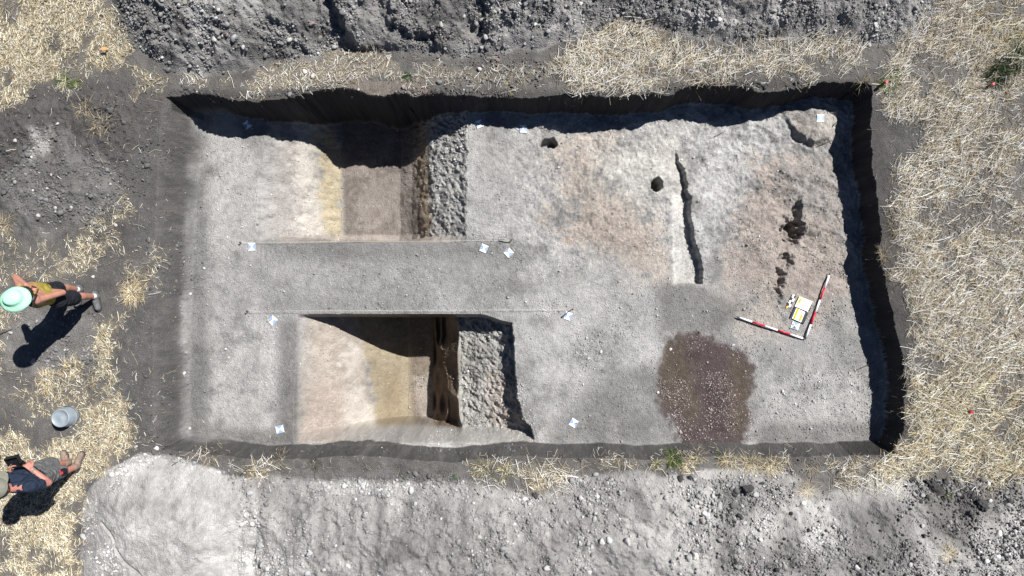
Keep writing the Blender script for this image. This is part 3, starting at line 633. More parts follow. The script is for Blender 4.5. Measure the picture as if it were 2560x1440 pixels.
def stone(x, y, r_, tint, label, group=None, k=None, cat='stone', name='stone', zo=0):
    k = int(rng.integers(0, 10)) if k is None else k
    o = bpy.data.objects.new(name, rockmesh(k, tint)); COL.objects.link(o)
    o.location = (x, y, gz(x, y) + r_ * .25 + zo); o.scale = (r_ * (.82 if max(tint) < .08 else 1),) * 3; o.rotation_euler = (rng.normal() * .2, rng.normal() * .2, rng.random() * 6.28)
    return tag(o, label, cat, group)
for x, y, r_, c in zip(*lead):
    px, py = project(x, y, gz(x, y)); dark = c.mean() < .07
    reg = 'the upper spoil heap' if py < 230 and px > 260 else ('the field left of the trench' if px < 420 and py < 1120 else ('the pale cracked spoil heap' if px < 620 else ('the lower spoil heap, left half' if px < 1400 else ('the lower spoil heap, middle right' if px < 2200 else 'the stony corner at lower right'))))
    dk = 'dark' if dark else 'pale grey'
    cc = np.round(c / .04) * .04 + .01
    stone(x, y, r_, cc, 'large %s clod, loose on %s' % (dk, reg), 'large %s clods on %s' % (dk, reg), cat='clod', name='soil_clod')
def sp(px, py, r_, tint, label, **k):
    x, y, z = onground(px, py); return stone(x, y, r_, tint, label, **k)
PALE = (.50, .47, .44)
sp(762, 179, .040, PALE, 'left one of two white stones beside the straw strip above the trench', k=1)
sp(783, 191, .040, (.46, .40, .37), 'right pinkish one of two white stones beside the straw strip above the trench', k=2)
for px, py, r_, t, l in ((1569,87,.030,(.12,.11,.11),'left one of the paired dark stones in the pale straw mound'),(1579,84,.028,(.13,.12,.12),'right one of the paired dark stones in the pale straw mound'),(1452,10,.030,PALE,'white stone high on the upper spoil heap above the straw mound'),
  (2173,114,.030,(.34,.33,.31),'pale stone in the gap of straw above the trench corner'),(2130,100,.026,(.16,.15,.15),'grey stone at the foot of the heap near the top right'),(2470,700,.030,(.16,.15,.15),'brown stone lying in the straw right of the trench'),(2515,773,.036,(.42,.38,.34),'pale pointed stone in the straw at the right edge'),
  (2367,697,.030,(.25,.17,.17),'pinkish stone on the dark bare spot in the right straw'),(392,1120,.038,(.48,.47,.45),'white stone at the lower left trench corner'),(265,1101,.030,(.42,.34,.31),'pinkish stone in the straw between the bucket and the pale heap'),(341,1116,.024,(.42,.41,.39),'small pale stone just left of the lower trench corner'),
  (181,1247,.022,(.55,.53,.50),'white stone in the straw below the man'),(255,12+30,.040,(.05,.045,.042),'dark clod at the edge of the top left straw'),(296,108,.036,(.30,.28,.27),'grey stone among straw at the foot of the upper heap'),(172,90,.032,(.26,.24,.24),'grey stone half hidden in the top left straw'),(328,126,.026,(.07,.06,.06),'dark stone near the small orange marker'),
  (144,310,.026,(.42,.41,.40),'pale stone on the dark soil left of the trench'),(78,392,.026,(.45,.44,.42),'pale stone beside the bright dusty spot on the left soil'),(96,539,.030,(.36,.35,.34),'pale stone at the bottom of the left dark soil patch'),(141,529,.026,(.36,.35,.34),'second pale stone at the bottom of the left dark soil patch'),(179,519,.028,(.32,.31,.3),'grey stone right of the pair on the left dark soil patch'),
  (290,563,.028,(.36,.35,.34),'pale stone at the straw strip above the woman'),(233,692,.024,(.40,.39,.38),'oval pale stone above the woman\'s foot'),(287,858,.028,(.36,.33,.31),'pale stone on the straw below the woman\'s shoe'),(92,804,.028,(.24,.24,.24),'grey stone touching the raised elbow of the woman\'s shadow'),(28,832,.030,(.34,.33,.32),'pale stone at the left edge by the dry twig'),
  (511,671,.026,(.45,.42,.40),'white stone on the trench floor below the left survey target'),(477,735,.026,(.40,.39,.38),'pale stone at the foot of the left trench wall'),(461,933,.026,(.50,.49,.47),'bright white stone at the lower foot of the left trench wall'),(474,1071,.024,(.36,.35,.34),'stone at the lower left of the trench floor'),
  (1568,1354,.060,(.34,.33,.32),'long pale boulder on the middle of the lower spoil heap'),(1505-60+60,1354,.045,PALE,'whitish upright cobble on the lower spoil heap'),(1738,1390,.050,(.45,.44,.42),'pale squarish cobble near the bottom of the lower heap'),(1368,1419,.050,(.40,.39,.38),'pale cobble at the bottom edge of the lower heap'),(1473,1430,.034,(.42,.41,.40),'small round pale cobble at the bottom edge of the picture'),
  (1664,1244,.036,(.36,.35,.34),'broad pale cobble under the straw tufts of the lower heap'),(1700,1197,.060,(.05,.05,.05),'dark round clod below the green weeds'),(1725,1193,.040,(.05,.05,.05),'smaller dark clod right of the one below the green weeds'),(1868,1222,.095,(.045,.043,.042),'biggest dark clod on the light lower heap'),(1836,1236,.060,(.05,.048,.047),'dark clod touching the biggest one on the lower heap'),
  (1905,1208,.040,(.05,.05,.05),'lone dark clod above right of the biggest dark one'),(1791,1291,.030,(.04,.04,.04),'left one of a row of dark clods on the lower heap'),(1803,1290,.034,(.04,.04,.04),'second of a row of dark clods on the lower heap'),(1833,1303,.042,(.045,.045,.045),'lowest of a cluster of dark clods on the lower heap'),(1850,1290,.050,(.05,.05,.05),'right one of a cluster of dark clods on the lower heap'),
  (1824,1277,.034,(.05,.05,.05),'upper one of a cluster of dark clods on the lower heap'),(2335,1217,.110,(.045,.044,.044),'big dark lump at the edge of the straw, lower right'),(2320,1205,.070,(.05,.05,.05),'dark lump left of the big one, lower right'),(2362,1204,.060,(.05,.05,.05),'dark lump right of the big one, lower right'),(2451,1258,.110,(.042,.04,.04),'big dark round lump among stones, lower right corner'),(2430,1240,.060,(.045,.045,.045),'dark lump above left of the big round one, lower right corner'),
  (2388,1202,.045,(.05,.05,.05),'small dark lump at the straw edge, lower right'),(1943,1221,.034,(.05,.05,.05),'dark clod at the left end of the tuft above the lower heap'),(1338,1237,.055,(.06,.058,.057),'dark clod in the dry straw at the left of the lower heap'),(2497,1332,.050,(.48,.47,.45),'pale cobble in the lower right corner of the picture'),(2142,1419,.050,(.42,.41,.40),'pale cobble at the bottom right of the picture'),
  (2475,1252,.036,(.45,.44,.42),'white stone right of the big dark round lump'),(2470,1208,.036,(.5,.49,.47),'white stone at the straw edge, lower right'),(1956,978,.026,(.45,.44,.43),'white pebble in the lower right part of the trench floor'),(1676,873,.026,(.50,.46,.43),'white stone at the upper edge of the dark brown patch'),(1645,981,.024,(.50,.46,.43),'white stone at the left edge of the dark brown patch'),
  (1315,755,.022,(.42,.41,.40),'pale pebble right of the lower string pit'),(1502,880,.030,(.40,.39,.38),'pale cobble in the loose pebble cluster of the floor'),(1466,845,.024,(.38,.37,.36),'pebble at the upper left of the loose cluster on the floor'),(1832,863,.026,(.36,.36,.35),'grey stone above the dark brown patch'),(1860,773-0,.024,(.34,.26,.25),'pinkish stone between the slot and the striped rod'),(2119,717,.022,(.30,.29,.28),'small stone beside the top of the upright striped rod'),
  (1215,93,.045,(.32,.31,.31),'round pale clod standing out on the upper heap'),(1103,62,.040,(.36,.34,.33),'brownish pale clod on the dark upper heap'),(585,97,.050,(.30,.30,.31),'flat bluish grey slab on the left of the upper heap'),(541,47,.036,(.36,.36,.38),'pale stone above the flat slab on the left of the upper heap'),(608,118,.034,(.36,.35,.34),'pale stone below the flat slab on the left of the upper heap'),(1160,41,.028,(.36,.35,.34),'left stone of a pair on the upper heap middle'),(1338,61,.03,(.40,.39,.38),'white clod right of the gully on the upper heap'),
  (2215,45,.045,(.15,.15,.15),'dark clod in the pale hollow of the upper heap'),(2205,60,.045,(.16,.16,.16),'second dark clod in the pale hollow of the upper heap')):
    sp(px, py, r_, t, l)

# ------------------------------------------------------------------ straw
def stalks(n, lmin, lmax, wid, items, seed, palette, lift=.012, curl=.12, nz=34, yaw=None):
    r = np.random.default_rng(seed); x, y, px, py, j, i = cand(n, r=r)
    d = dmap(px, py, items, nz=nz, x=x, y=y)
    hole = (fbm(x, y, .5, 3, 440) * .7 + fbm(x, y, .16, 3, 450) * .5)
    d = d * (1 - .85 * sstep(-.02, .30, hole))
    keep = r.random(n) < d; x, y, px, py = x[keep], y[keep], px[keep], py[keep]; n = len(x)
    Lh = r.uniform(lmin, lmax, n) * .5 * np.exp(r.normal(size=n) * .25)
    coh = fbm(x, y, .45, 2, 460) * 3.0
    a = coh + r.normal(size=n) * 1.1 if yaw is None else yaw + r.normal(size=n) * .5
    dx, dy = np.cos(a), np.sin(a); nx_, ny_ = -dy, dx
    cv = r.normal(size=n) * curl * Lh
    P = []
    for t, c in ((-1, 0), (0, 1), (1, 0)):
        qx = x + dx * Lh * t + nx_ * cv * c; qy = y + dy * Lh * t + ny_ * cv * c
        P.append([qx, qy, np.maximum(groundz(qx, qy), groundz(x, y) - .01)])
    up = r.random(n) ** 2 * lift * 3 * (1 + 1.5 * sstep(.0, .4, -hole[keep]))
    z = [P[k][2] + up + .003 for k in range(3)]; tl = r.normal(size=n) * .06 * Lh
    z[0] = z[0] + np.maximum(tl, -.004); z[2] = z[2] + np.maximum(-tl, -.004)
    w_ = wid * np.exp(r.normal(size=n) * .28)
    tri = [(1, 0), (-.5, .87), (-.5, -.87)]; V_ = np.zeros((n, 9, 3))
    for k in range(3):
        for q, (u, v) in enumerate(tri):
            V_[:, k * 3 + q, 0] = P[k][0] + nx_ * w_ * v; V_[:, k * 3 + q, 1] = P[k][1] + ny_ * w_ * v; V_[:, k * 3 + q, 2] = z[k] + w_ * (u * .7 + .4)
    f = []
    for k in range(2):
        for q in range(3):
            q2 = (q + 1) % 3; f.append([k * 3 + q, k * 3 + q2, k * 3 + 3 + q2, k * 3 + 3 + q])
    F_ = (np.array(f)[None] + (np.arange(n) * 9)[:, None, None]).reshape(-1, 4)
    pal = np.array([alb(*p) for p in palette]); pi = r.integers(0, len(pal), n)
    cc = pal[pi] * np.exp(r.normal(size=(n, 1)) * .26) * (1 + .15 * fbm(x, y, .4, 2, 470))[:, None]
    ye = np.where(px > 2200, .55 * sstep(860, 1000, py) + .4 * sstep(2380, 2500, px) * sstep(260, 120, py), 0)[:, None] * r.random((n, 1))
    cc = cc * (1 - ye * np.array([.02, .10, .45]))
    return V_.reshape(-1, 3), F_, np.repeat(np.clip(cc, .02, .85), 9, 0)
def strawobj(parts, label):
    off = 0; vs, fs, ts = [], [], []
    for v, f, t in parts: vs.append(v); fs.append(f + off); ts.append(t); off += len(v)
    o = meshobj('straw', np.concatenate(vs), np.concatenate(fs), M_STRAW, tint=np.concatenate(ts), smooth=False)
    return tag(o, label, 'straw', kind='stuff')
P_CREAM = [(305,298,284),(294,286,266),(270,258,230),(240,224,192),(206,188,154),(285,280,270),(168,150,126)]
P_YELL = [(272,262,232),(252,240,206),(226,210,172),(276,270,250),(194,176,138),(246,234,206),(164,148,120)]
P_GREY = [(230,225,215),(210,198,178),(190,176,152),(170,152,128)]
SR = [STRAW[k] for k in (4, 5, 6, 14, 15, 16)]; SL = [STRAW[k] for k in (0, 1, 7, 8, 9, 10, 11)]; SM = [STRAW[k] for k in (2, 3, 12, 13)]
it = lambda L_, k, s=18: [(p, s, min(1.0, d * k)) for p, d, _ in L_]
EVERY = [([(-200,200),(420,200),(470,260),(460,1130),(-200,1150)], 20, .05), ([(230,180),(420,230),(450,400),(420,700),(300,700),(240,400)], 20, .16), ([(300,620),(400,620),(400,1120),(280,1120)], 20, .14), ([(2180,240),(2340,260),(2300,420),(2280,1130),(2180,1160)], 14, .10), ([(440,1120),(2260,1130),(2250,1220),(440,1200)], 14, .10),
         ([(430,200),(2200,180),(2200,240),(430,260)], 10, .14)]
strawobj([stalks(150000, .09, .23, .0025, it(SR, .95, 28), 601, P_CREAM, .014), stalks(300000, .02, .075, .0022, it(SR, .85, 34), 602, P_CREAM, .006)], 'pale cut straw lying loose over the field right of and above the trench')
strawobj([stalks(70000, .05, .13, .0024, it(SL, .8, 26), 603, P_YELL, .012), stalks(420000, .02, .065, .0023, it(SL, .9, 26), 604, P_YELL, .006)], 'short yellow chopped straw on the ground around the two people')
strawobj([stalks(60000, .06, .15, .0025, it(SM, .8), 605, P_CREAM, .012), stalks(200000, .02, .06, .0022, it(SM, .8), 606, P_CREAM, .006), stalks(26000, .05, .16, .0028, EVERY, 607, P_GREY, .004, .3), stalks(60000, .01, .04, .0022, EVERY, 608, P_GREY, .002),
          stalks(9000, .03, .10, .0022, [([(460,290),(2120,330),(2190,1100),(480,1115)], 10, .03)], 609, P_GREY, .001)], 'thin dry straw stalks strewn along the trench edges and bare soil')

# ------------------------------------------------------------------ tufts and weeds
def tuft(name, px, py, n, rad, hgt, pal, label, cat, group=None, wid=.003, seed=0, lean=(0, 0), z=None, flat=.5):
    if name == 'grass_tuft' and py > 1100: n = int(n * .7); wid *= .8
    r = np.random.default_rng(7000 + seed); x0, y0, z0 = onground(px, py)
    bx = r.normal(size=n) * rad * .33; by = r.normal(size=n) * rad * .33
    a = np.arctan2(by, bx) + r.normal(size=n) * .9; h = hgt * r.uniform(.35, 1.0, n); out = rad * r.uniform(.2, 1.0, n)
    V_, F_, T_ = [], [], []; pal = np.array([alb(*p) for p in pal])
    gx = x0 + bx; gy = y0 + by; g = groundz(gx, gy) - z0
    for k in range(n):
        d = np.array([math.cos(a[k]), math.sin(a[k])]); nn = np.array([-d[1], d[0]]) * wid
        o = len(V_); c = pal[r.integers(len(pal))] * math.exp(r.normal() * .2)
        for t in (0, .5, 1):
            p = np.array([bx[k], by[k]]) + d * out[k] * t ** 1.3 + np.array(lean) * t * t; zz = g[k] + h[k] * (t - flat * t * t)
            ww_ = nn * (1.2 - t)
            V_ += [(p[0] + ww_[0], p[1] + ww_[1], zz), (p[0] - ww_[0], p[1] - ww_[1], zz), (p[0], p[1], zz + wid * (1.2 - t))]
        for s_ in (0, 3):
            for q in range(3):
                q2 = (q + 1) % 3; F_.append((o + s_ + q, o + s_ + q2, o + s_ + 3 + q2, o + s_ + 3 + q))
        T_ += [c] * 9
    ob = meshobj(name, np.array(V_), np.array(F_), M_STRAW, tint=np.clip(np.array(T_), .01, .85), smooth=False)
    ob.location = (x0, y0, z0); return tag(ob, label, cat, group)
GRN = [(84,104,52),(110,128,66),(60,84,44),(150,158,96)]; DGR = [(42,62,34),(58,82,46),(80,100,60),(30,44,28)]; DRY = [(262,248,214),(240,222,182),(212,190,146),(176,156,118),(268,258,232),(190,172,136)]; OLD = [(150,138,118),(180,166,140),(120,106,88),(210,196,164)]
for k, (nm, px, py, n, rad, h, pal, lab, cat) in enumerate([
  ('grass_tuft',160,203,150,.13,.06,GRN+[(220,214,190)],'fresh green grass along the lower edge of the top left straw','grass tuft'),
  ('grass_tuft',190,212,70,.09,.05,GRN,'small green grass blades at the point of the top left straw','grass tuft'),
  ('weed',1020,192,60,.07,.08,[(50,84,50),(70,104,64),(90,110,80)],'small dark green weed on the soil above the trench wall','weed'),
  ('weed',1508,168,16,.03,.03,GRN,'tiny green sprout, left one in the pale straw mound','weed'),
  ('weed',1588,170,24,.05,.04,GRN,'thin green sprout, right one in the pale straw mound','weed'),
  ('weed',1762,166,16,.03,.03,[(110,150,60),(130,160,70)],'tiny bright green seedling between the two straw patches','weed'),
  ('weed',2222,212,170,.15,.08,GRN,'green weed growing around the stake at the trench corner','weed'),
  ('weed',2245,182,60,.09,.05,GRN,'small green leaves above the stake at the trench corner','weed'),
  ('weed',2490,190,330,.17,.16,DGR,'dark lower clump of the green plant by the right stake','weed'),
  ('weed',2520,165,330,.17,.18,DGR,'dark middle clump of the green plant at the right edge','weed'),
  ('weed',2548,138,280,.16,.15,DGR+GRN,'upper clump of the green plant at the right edge','weed'),
  ('weed',2535,92,90,.12,.08,GRN,'light green leaves at the very upper right edge','weed'),
  ('weed',1685,1148,190,.13,.12,GRN,'bright green weed at the lower rim of the trench','weed'),
  ('weed',1640,1160,60,.09,.07,GRN+DRY,'low green grass left of the bright weed at the lower rim','weed'),
  ('weed',1735,1150,60,.09,.07,GRN+DRY,'low green grass right of the bright weed at the lower rim','weed'),
  ('grass_tuft',1720,1165,120,.15,.08,DRY,'yellow dry grass growing among the green weeds at the lower rim','grass tuft'),
  ('weed',1800,1140,40,.06,.05,GRN,'tiny green sprigs left of the dry tuft on the lower rim','weed'),
  ('grass_tuft',1745,1135,90,.12,.12,DRY,'dry grass tuft overhanging the lower rim, right of the green weed','grass tuft'),
  ('grass_tuft',1820,1150,170,.16,.12,DRY,'bushy dry grass tuft on the lower rim','grass tuft'),
  ('grass_tuft',1880,1160,220,.18,.11,DRY,'yellow dry grass tuft on the lower rim, beside the bushy one','grass tuft'),
  ('grass_tuft',1930,1165,200,.16,.11,DRY,'rightmost yellow dry grass tuft of the lower rim row','grass tuft'),
  ('grass_tuft',1550,1158,60,.16,.10,OLD,'thin dry stalks on the lower rim, left of the green weeds','grass tuft'),
  ('grass_tuft',1205,1172,120,.17,.10,OLD+GRN,'grey and green dry weed below the rocky sondage slope','grass tuft'),
  ('grass_tuft',1262,1178,120,.15,.09,DRY+GRN,'yellowish dry grass clump below the sondage corner','grass tuft'),
  ('weed',1137,1191,24,.04,.04,[(70,120,70),(90,140,80)],'tiny green sprout at the edge of the lower heap','weed'),
  ('grass_tuft',1340,1205,120,.17,.05,DRY,'flat dry grass patch on the lower heap below the target','grass tuft'),
  ('grass_tuft',1400,1195,60,.12,.05,DRY,'small flat dry grass patch by the pale stone on the lower heap','grass tuft'),
  ('grass_tuft',785,1160,110,.12,.06,[(60,64,50),(90,90,70),(120,112,90)],'dark dry weed on the lower rim near the left sondage','grass tuft'),
  ('grass_tuft',690,1153,90,.15,.05,OLD,'brownish dry grass left of the dark weed on the lower rim','grass tuft'),
  ('grass_tuft',640,1180,110,.18,.05,DRY,'pale dry grass between the two lower heaps','grass tuft'),
  ('grass_tuft',520,1140,90,.18,.05,OLD,'brown dry grass above the row of white cobbles','grass tuft'),
  ('grass_tuft',2018,1228,150,.16,.08,DRY,'isolated yellow tuft on the lower heap under the trench corner','grass tuft'),
  ('grass_tuft',2030,1170,80,.14,.07,OLD,'sparse dry stalks on the dark soil under the trench corner','grass tuft'),
  ('grass_tuft',2135,1165,110,.13,.07,DRY+OLD,'curled dry grass just outside the lower right trench corner','grass tuft'),
  ('grass_tuft',2370,1385,150,.15,.06,DRY,'dry straw tuft among stones at the bottom right','grass tuft'),
  ('weed',2368,1238,50,.09,.06,GRN,'green sprig beside the big dark lump, lower right','weed'),
  ('grass_tuft',330,735,220,.18,.07,DRY,'tangled yellow straw clump right of the woman','grass tuft'),
  ('grass_tuft',345,700,110,.13,.07,OLD,'brownish root clump above the tangled straw','grass tuft'),
  ('grass_tuft',180,920,160,.18,.08,DRY,'brown dry grass clump between the woman\'s shadow and the bucket','grass tuft'),
  ('grass_tuft',120,950,150,.17,.08,DRY,'left dry grass clump above the bucket','grass tuft'),
  ('grass_tuft',165,1105,60,.10,.05,DRY,'dry stalks sticking out below the bucket','grass tuft'),
  ('grass_tuft',212,275,80,.17,.05,OLD,'brown stalks on the dark soil at upper left','grass tuft'),
  ('grass_tuft',250,310,90,.18,.05,OLD,'larger brown stalk tangle on the dark soil at upper left','grass tuft'),
  ('grass_tuft',15,560,120,.17,.08,OLD,'brown dry brush at the left edge above the woman','grass tuft'),
  ('grass_tuft',2208,635,70,.15,.07,OLD,'pale roots hanging over the right trench wall','grass tuft'),
  ('grass_tuft',2235,570,50,.15,.06,OLD,'loose stalks above the roots at the right trench wall','grass tuft'),
  ('grass_tuft',2150,215,60,.15,.06,OLD,'stalks hanging over the upper right trench corner','grass tuft'),
  ('grass_tuft',2245,1115,70,.10,.07,DRY,'short stubble at the lower right trench corner','grass tuft')]):
    tuft(nm, px, py, n, rad, h, pal, lab, cat, seed=k, wid=.0035 if nm == 'weed' else .003)
for k, (a, b, lab) in enumerate((((0,836),(32,822),'dry dark twig at the left edge below the woman'),((2140,925),(2186,904),'thin twig leaning on the floor near the right wall shadow'),((430,1164),(455,1148),'short dark twig on the pale heap'),((1515,1208),(1527,1190),'small forked twig on the lower heap'),((2040,368),(2078,352),'dark root lying below the mound at the upper right corner'),
        ((1784,343),(1812,328),'thin dark twig at the edge of the top shadow'),((2080,318),(2090,306),'short dark stick on the mound by the target'),((1565,60),(1592,32),'thin brown twig rising from the pale straw mound'),((1595,80),(1604,42),'second thin twig right of the one in the straw mound'),((600,1190),(640,1160),'long thin root at the edge of the pale heap'),((412,1116),(450,1112),'thin root lying on the lower left trench corner'),
        ((1246,600),(1277,605),'flat greenish stick at the end of the upper string'))):
    A_ = onground(*a, -.0); B_ = onground(*b, -.0); bm = bmesh.new(); m_ = [(A_[q] + B_[q]) / 2 for q in range(3)]
    A2 = (A_[0] - m_[0], A_[1] - m_[1], A_[2] - m_[2] + .008); B2 = (B_[0] - m_[0], B_[1] - m_[1], B_[2] - m_[2] + .012); mm = (rng.normal() * .012, rng.normal() * .012, .022)
    rr = .011 if k == 11 else .005
    tube(bm, [A2, mm, B2], [rr, rr, rr * .5], 6)
    if k in (3, 7): tube(bm, [mm, (mm[0] + .05, mm[1] + .03, .03)], [.003, .001], 5)
    o = bmobj('twig', bm, M['twig'] if k != 11 else M['strap'], smooth=True); o.location = m_; tag(o, lab, 'twig')

# ------------------------------------------------------------------ survey targets
def target_mesh():
    bm = bmesh.new(); h = .055; c = bm.verts.new((0, 0, .004)); q = [bm.verts.new((sx * h, sy * h, .004)) for sx, sy in ((1, 1), (-1, 1), (-1, -1), (1, -1))]
    b = [bm.verts.new((v.co.x, v.co.y, 0)) for v in q]
    for k in range(4):
        f = bm.faces.new((c, q[k], q[(k + 1) % 4])); f.material_index = k % 2
        f = bm.faces.new((q[k], b[k], b[(k + 1) % 4], q[(k + 1) % 4]))
    bm.faces.new(b[::-1]); return bm
T0 = None
for px, py, ang, lab in ((619,312,38,'survey target in deep shadow near the upper left trench wall'),(1198,310,22,'survey target half in shadow at the edge of the upper sondage'),(1308,323,0,'square survey target with no turn, just below the top shadow'),(2050,296,-4,'survey target on the mound at the upper right corner'),
    (630,617,2,'survey target at the left end of the upper string'),(1210,621,-22,'survey target under the upper string, left one of a pair'),(1272,632,-48,'survey target under the upper string, right one of a pair'),(682,801,-42,'survey target near the left end of the lower string'),
    (1420,790,-20,'survey target beside the black pin of the lower string'),(700,1073,104,'survey target at the lower left of the trench floor'),(1434,1057,-32,'survey target right of the lower sondage'),(1988,814,70,'survey target beside the black and white photo board')):
    x, y, z = onground(px, py, -.5)
    if T0 is None: T0 = bmobj('survey_target', target_mesh(), None, mats=[M['tgt'], M['blue']]); o = T0
    else: o = T0.copy(); COL.objects.link(o)
    e = .04; n_ = Vector((gz(x - e, y) - gz(x + e, y), gz(x, y - e) - gz(x, y + e), 2 * e * 2)).normalized()
    o.rotation_euler = (Quaternion(Vector((0, 0, 1)).rotation_difference(n_)) @ Quaternion((0, 0, 1), R(ang))).to_euler()
    o.location = (x, y, max(gz(x + dx, y + dy) for dx in (-e, 0, e) for dy in (-e, 0, e)) + .004); tag(o, lab, 'survey target', 'white and blue survey targets on the trench floor')

# ------------------------------------------------------------------ strings and pins
def string(name, a, b, lab, zo=.05):
    A_ = onground(*a, -.55); B_ = onground(*b, -.55); bm = bmesh.new()
    p0 = Vector((A_[0], A_[1], A_[2] + zo)); p1 = Vector((B_[0], B_[1], B_[2] + zo))
    zt = [p0.lerp(p1, t / 12) + Vector((0, 0, -.012 * math.sin(math.pi * t / 12))) for t in range(13)]
    tube(bm, [p - p0 for p in zt], .0016, 5); o = bmobj('string', bm, M['twine']); o.location = p0; tag(o, lab, 'string'); return p0, p1
def pin(p, lab, h=.16, r_=.006):
    root = empty('steel_pin', (p[0], p[1], gz(p[0], p[1]) - .03), lab, 'steel pin'); bm = bmesh.new()
    tube(bm, [(0, 0, 0), (0, 0, h)], r_, 8); bmobj('shaft', bm, M['steel'], root, True)
    bm = bmesh.new(); lathe(bm, [(0, h), (r_ * 2, h), (r_ * 2, h + .008), (0, h + .010)], 12); bmobj('head', bm, M['steel'], root)
s0_, s1_ = string('string', (604, 607), (1278, 602), 'thin white string stretched along the upper side of the baulk')
pin(s0_, 'short pin holding the left end of the upper string', .09); pin(s1_, 'short pin holding the right end of the upper string', .09)
s0_, s1_ = string('string', (622, 778), (1428, 774), 'thin white string stretched along the lower side of the baulk', .07)
pin(s0_, 'short pin holding the left end of the lower string', .11); pin(s1_, 'tall black pin casting a long shadow at the lower string', .27, .007)

# ------------------------------------------------------------------ ranging rods
def rod(a, b, lab):
    A_ = Vector(onground(*a, -.45)); B_ = Vector(onground(*b, -.45))
    zz = max(A_.z, B_.z, gz((A_.x + B_.x) / 2, (A_.y + B_.y) / 2)) + .030; A_.z = zz; B_.z = zz
    mid = (A_ + B_) / 2; L_ = (B_ - A_).length; root = empty('ranging_rod', mid, lab, 'ranging rod', 'red and white ranging rods on the trench floor', rz=math.atan2(B_.y - A_.y, B_.x - A_.x))
    for k in range(5):
        bm = bmesh.new(); tube(bm, [(-L_ / 2 + L_ * k / 5, 0, 0), (-L_ / 2 + L_ * (k + 1) / 5, 0, 0)], .0135, 16)
        bmobj('white_band' if k % 2 == 0 else 'red_band', bm, M['white'] if k % 2 == 0 else M['red'], root, True)
    for s_ in (-1, 1):
        bm = bmesh.new(); tube(bm, [(s_ * L_ / 2, 0, 0), (s_ * (L_ / 2 + .02), 0, 0), (s_ * (L_ / 2 + .045), 0, -.004)], [.012, .010, .003], 12); bmobj('tip', bm, M['rod_tip'], root, True)
rod((1846, 794), (2005, 846), 'red and white rod lying left of the photo board, nearly across the picture')
rod((2069, 689), (2013, 842), 'red and white rod lying right of the photo board, pointing up the picture')

# ------------------------------------------------------------------ photo board, header board, north arrow
def lp(px, py, z, o): 
    x, y, _ = W(px, py, z); return (x - o[0], y - o[1])
def lettering(txt, size, loc, ang, parent, m, name='lettering'):
    cu = bpy.data.curves.new('t', 'FONT'); cu.body = txt; cu.size = size; cu.align_x = 'CENTER'; cu.align_y = 'CENTER'; cu.extrude = .0006
    to = bpy.data.objects.new('t', cu); COL.objects.link(to); bpy.context.view_layer.update()
    me = bpy.data.meshes.new_from_object(to.evaluated_get(bpy.context.evaluated_depsgraph_get())); bpy.data.objects.remove(to)
    me.materials.clear(); me.materials.append(m); o = bpy.data.objects.new(name, me); COL.objects.link(o); o.parent = parent; o.location = loc; o.rotation_euler = (0, 0, ang); return o
bx, by, bz = onground(2000, 785, -.45); bz += .012; O = (bx, by)
lb = empty('photo_board', (bx, by, bz), 'dark photo board with a white panel of yellow letter tiles', 'photo board')
def quad(name, pts, z0, z1, m, par, zr, o):
    bm = bmesh.new(); prism(bm, [lp(a, b, zr, o) for a, b in pts], z0, z1); return bmobj(name, bm, m, par)
quad('backing_panel', [(1974.5,794),(2009,810),(2020,783),(1985,768)], 0, .012, M['slate'], lb, bz, O)
quad('white_panel', [(1979,796),(2001.5,806),(2012,780),(1990,770)], .0122, .015, M['board'], lb, bz, O)
A1 = Vector(lp(1979, 796, bz, O)); A2 = Vector(lp(1990, 770, bz, O)); dr = (A2 - A1).normalized(); nr = Vector((dr.y, -dr.x)); ang = math.atan2(dr.y, dr.x)
LT = (A2 - A1).length
def tiles(c0, n, step, par, z, skip=()):
    for k in range(n):
        if k in skip: continue
        c = c0 + dr * step * k; bm = bmesh.new(); a = step * .46; b = .017
        prism(bm, [tuple(c + dr * s1 * a + nr * s2 * b) for s1, s2 in ((-1, -1), (-1, 1), (1, 1), (1, -1))][::-1], z, z + .002)
        bmobj('letter_tile', bm, M['tile'], par)
def word(txt, c0, step, par, z):
    for k, ch in enumerate(txt):
        if ch == ' ': continue
        c = c0 + dr * step * k; lettering(ch, .028, (c.x, c.y, z), ang, par, M['ink'], 'letter')
c0 = A1 + nr * .026 + dr * .014; tiles(c0, 10, LT / 10.3, lb, .0152); word('CALAVERAZN'[:10], c0, LT / 10.3, lb, .0175)
c1 = A1 + nr * .112 + dr * .014; tiles(c1, 6, LT / 10.3, lb, .0152); word('20.A20', c1, LT / 10.3, lb, .0175)
ub = empty('header_board', (*W(2009, 760, bz)[:2], bz), 'white board with three yellow letter tiles above the photo board', 'photo board'); O2 = W(2009, 760, bz)[:2]
quad('white_panel', [(1986,766),(2019,779.5),(2032.5,755),(1998,741)], .002, .016, M['board'], ub, bz, O2)
quad('dark_edge', [(2018.6,778),(2020.3,779),(2031.3,755.8),(2029.8,755)], .0162, .018, M['slate'], ub, bz, O2)
u1 = Vector(lp(1996.4, 756.5, bz, O2)); tiles(u1, 4, .020, ub, .0162); word('SRB ', u1, .020, ub, .0185)
NA = W(1975, 755, bz); na = empty('north_arrow', NA, 'black and white checkered north arrow with yellow tip', 'north arrow')
P0 = Vector(lp(1970.5, 766.5, bz, NA)); dA = (Vector(lp(1986.5, 738, bz, NA)) - P0); LA = dA.length; dA.normalize(); nA = Vector((dA.y, -dA.x))
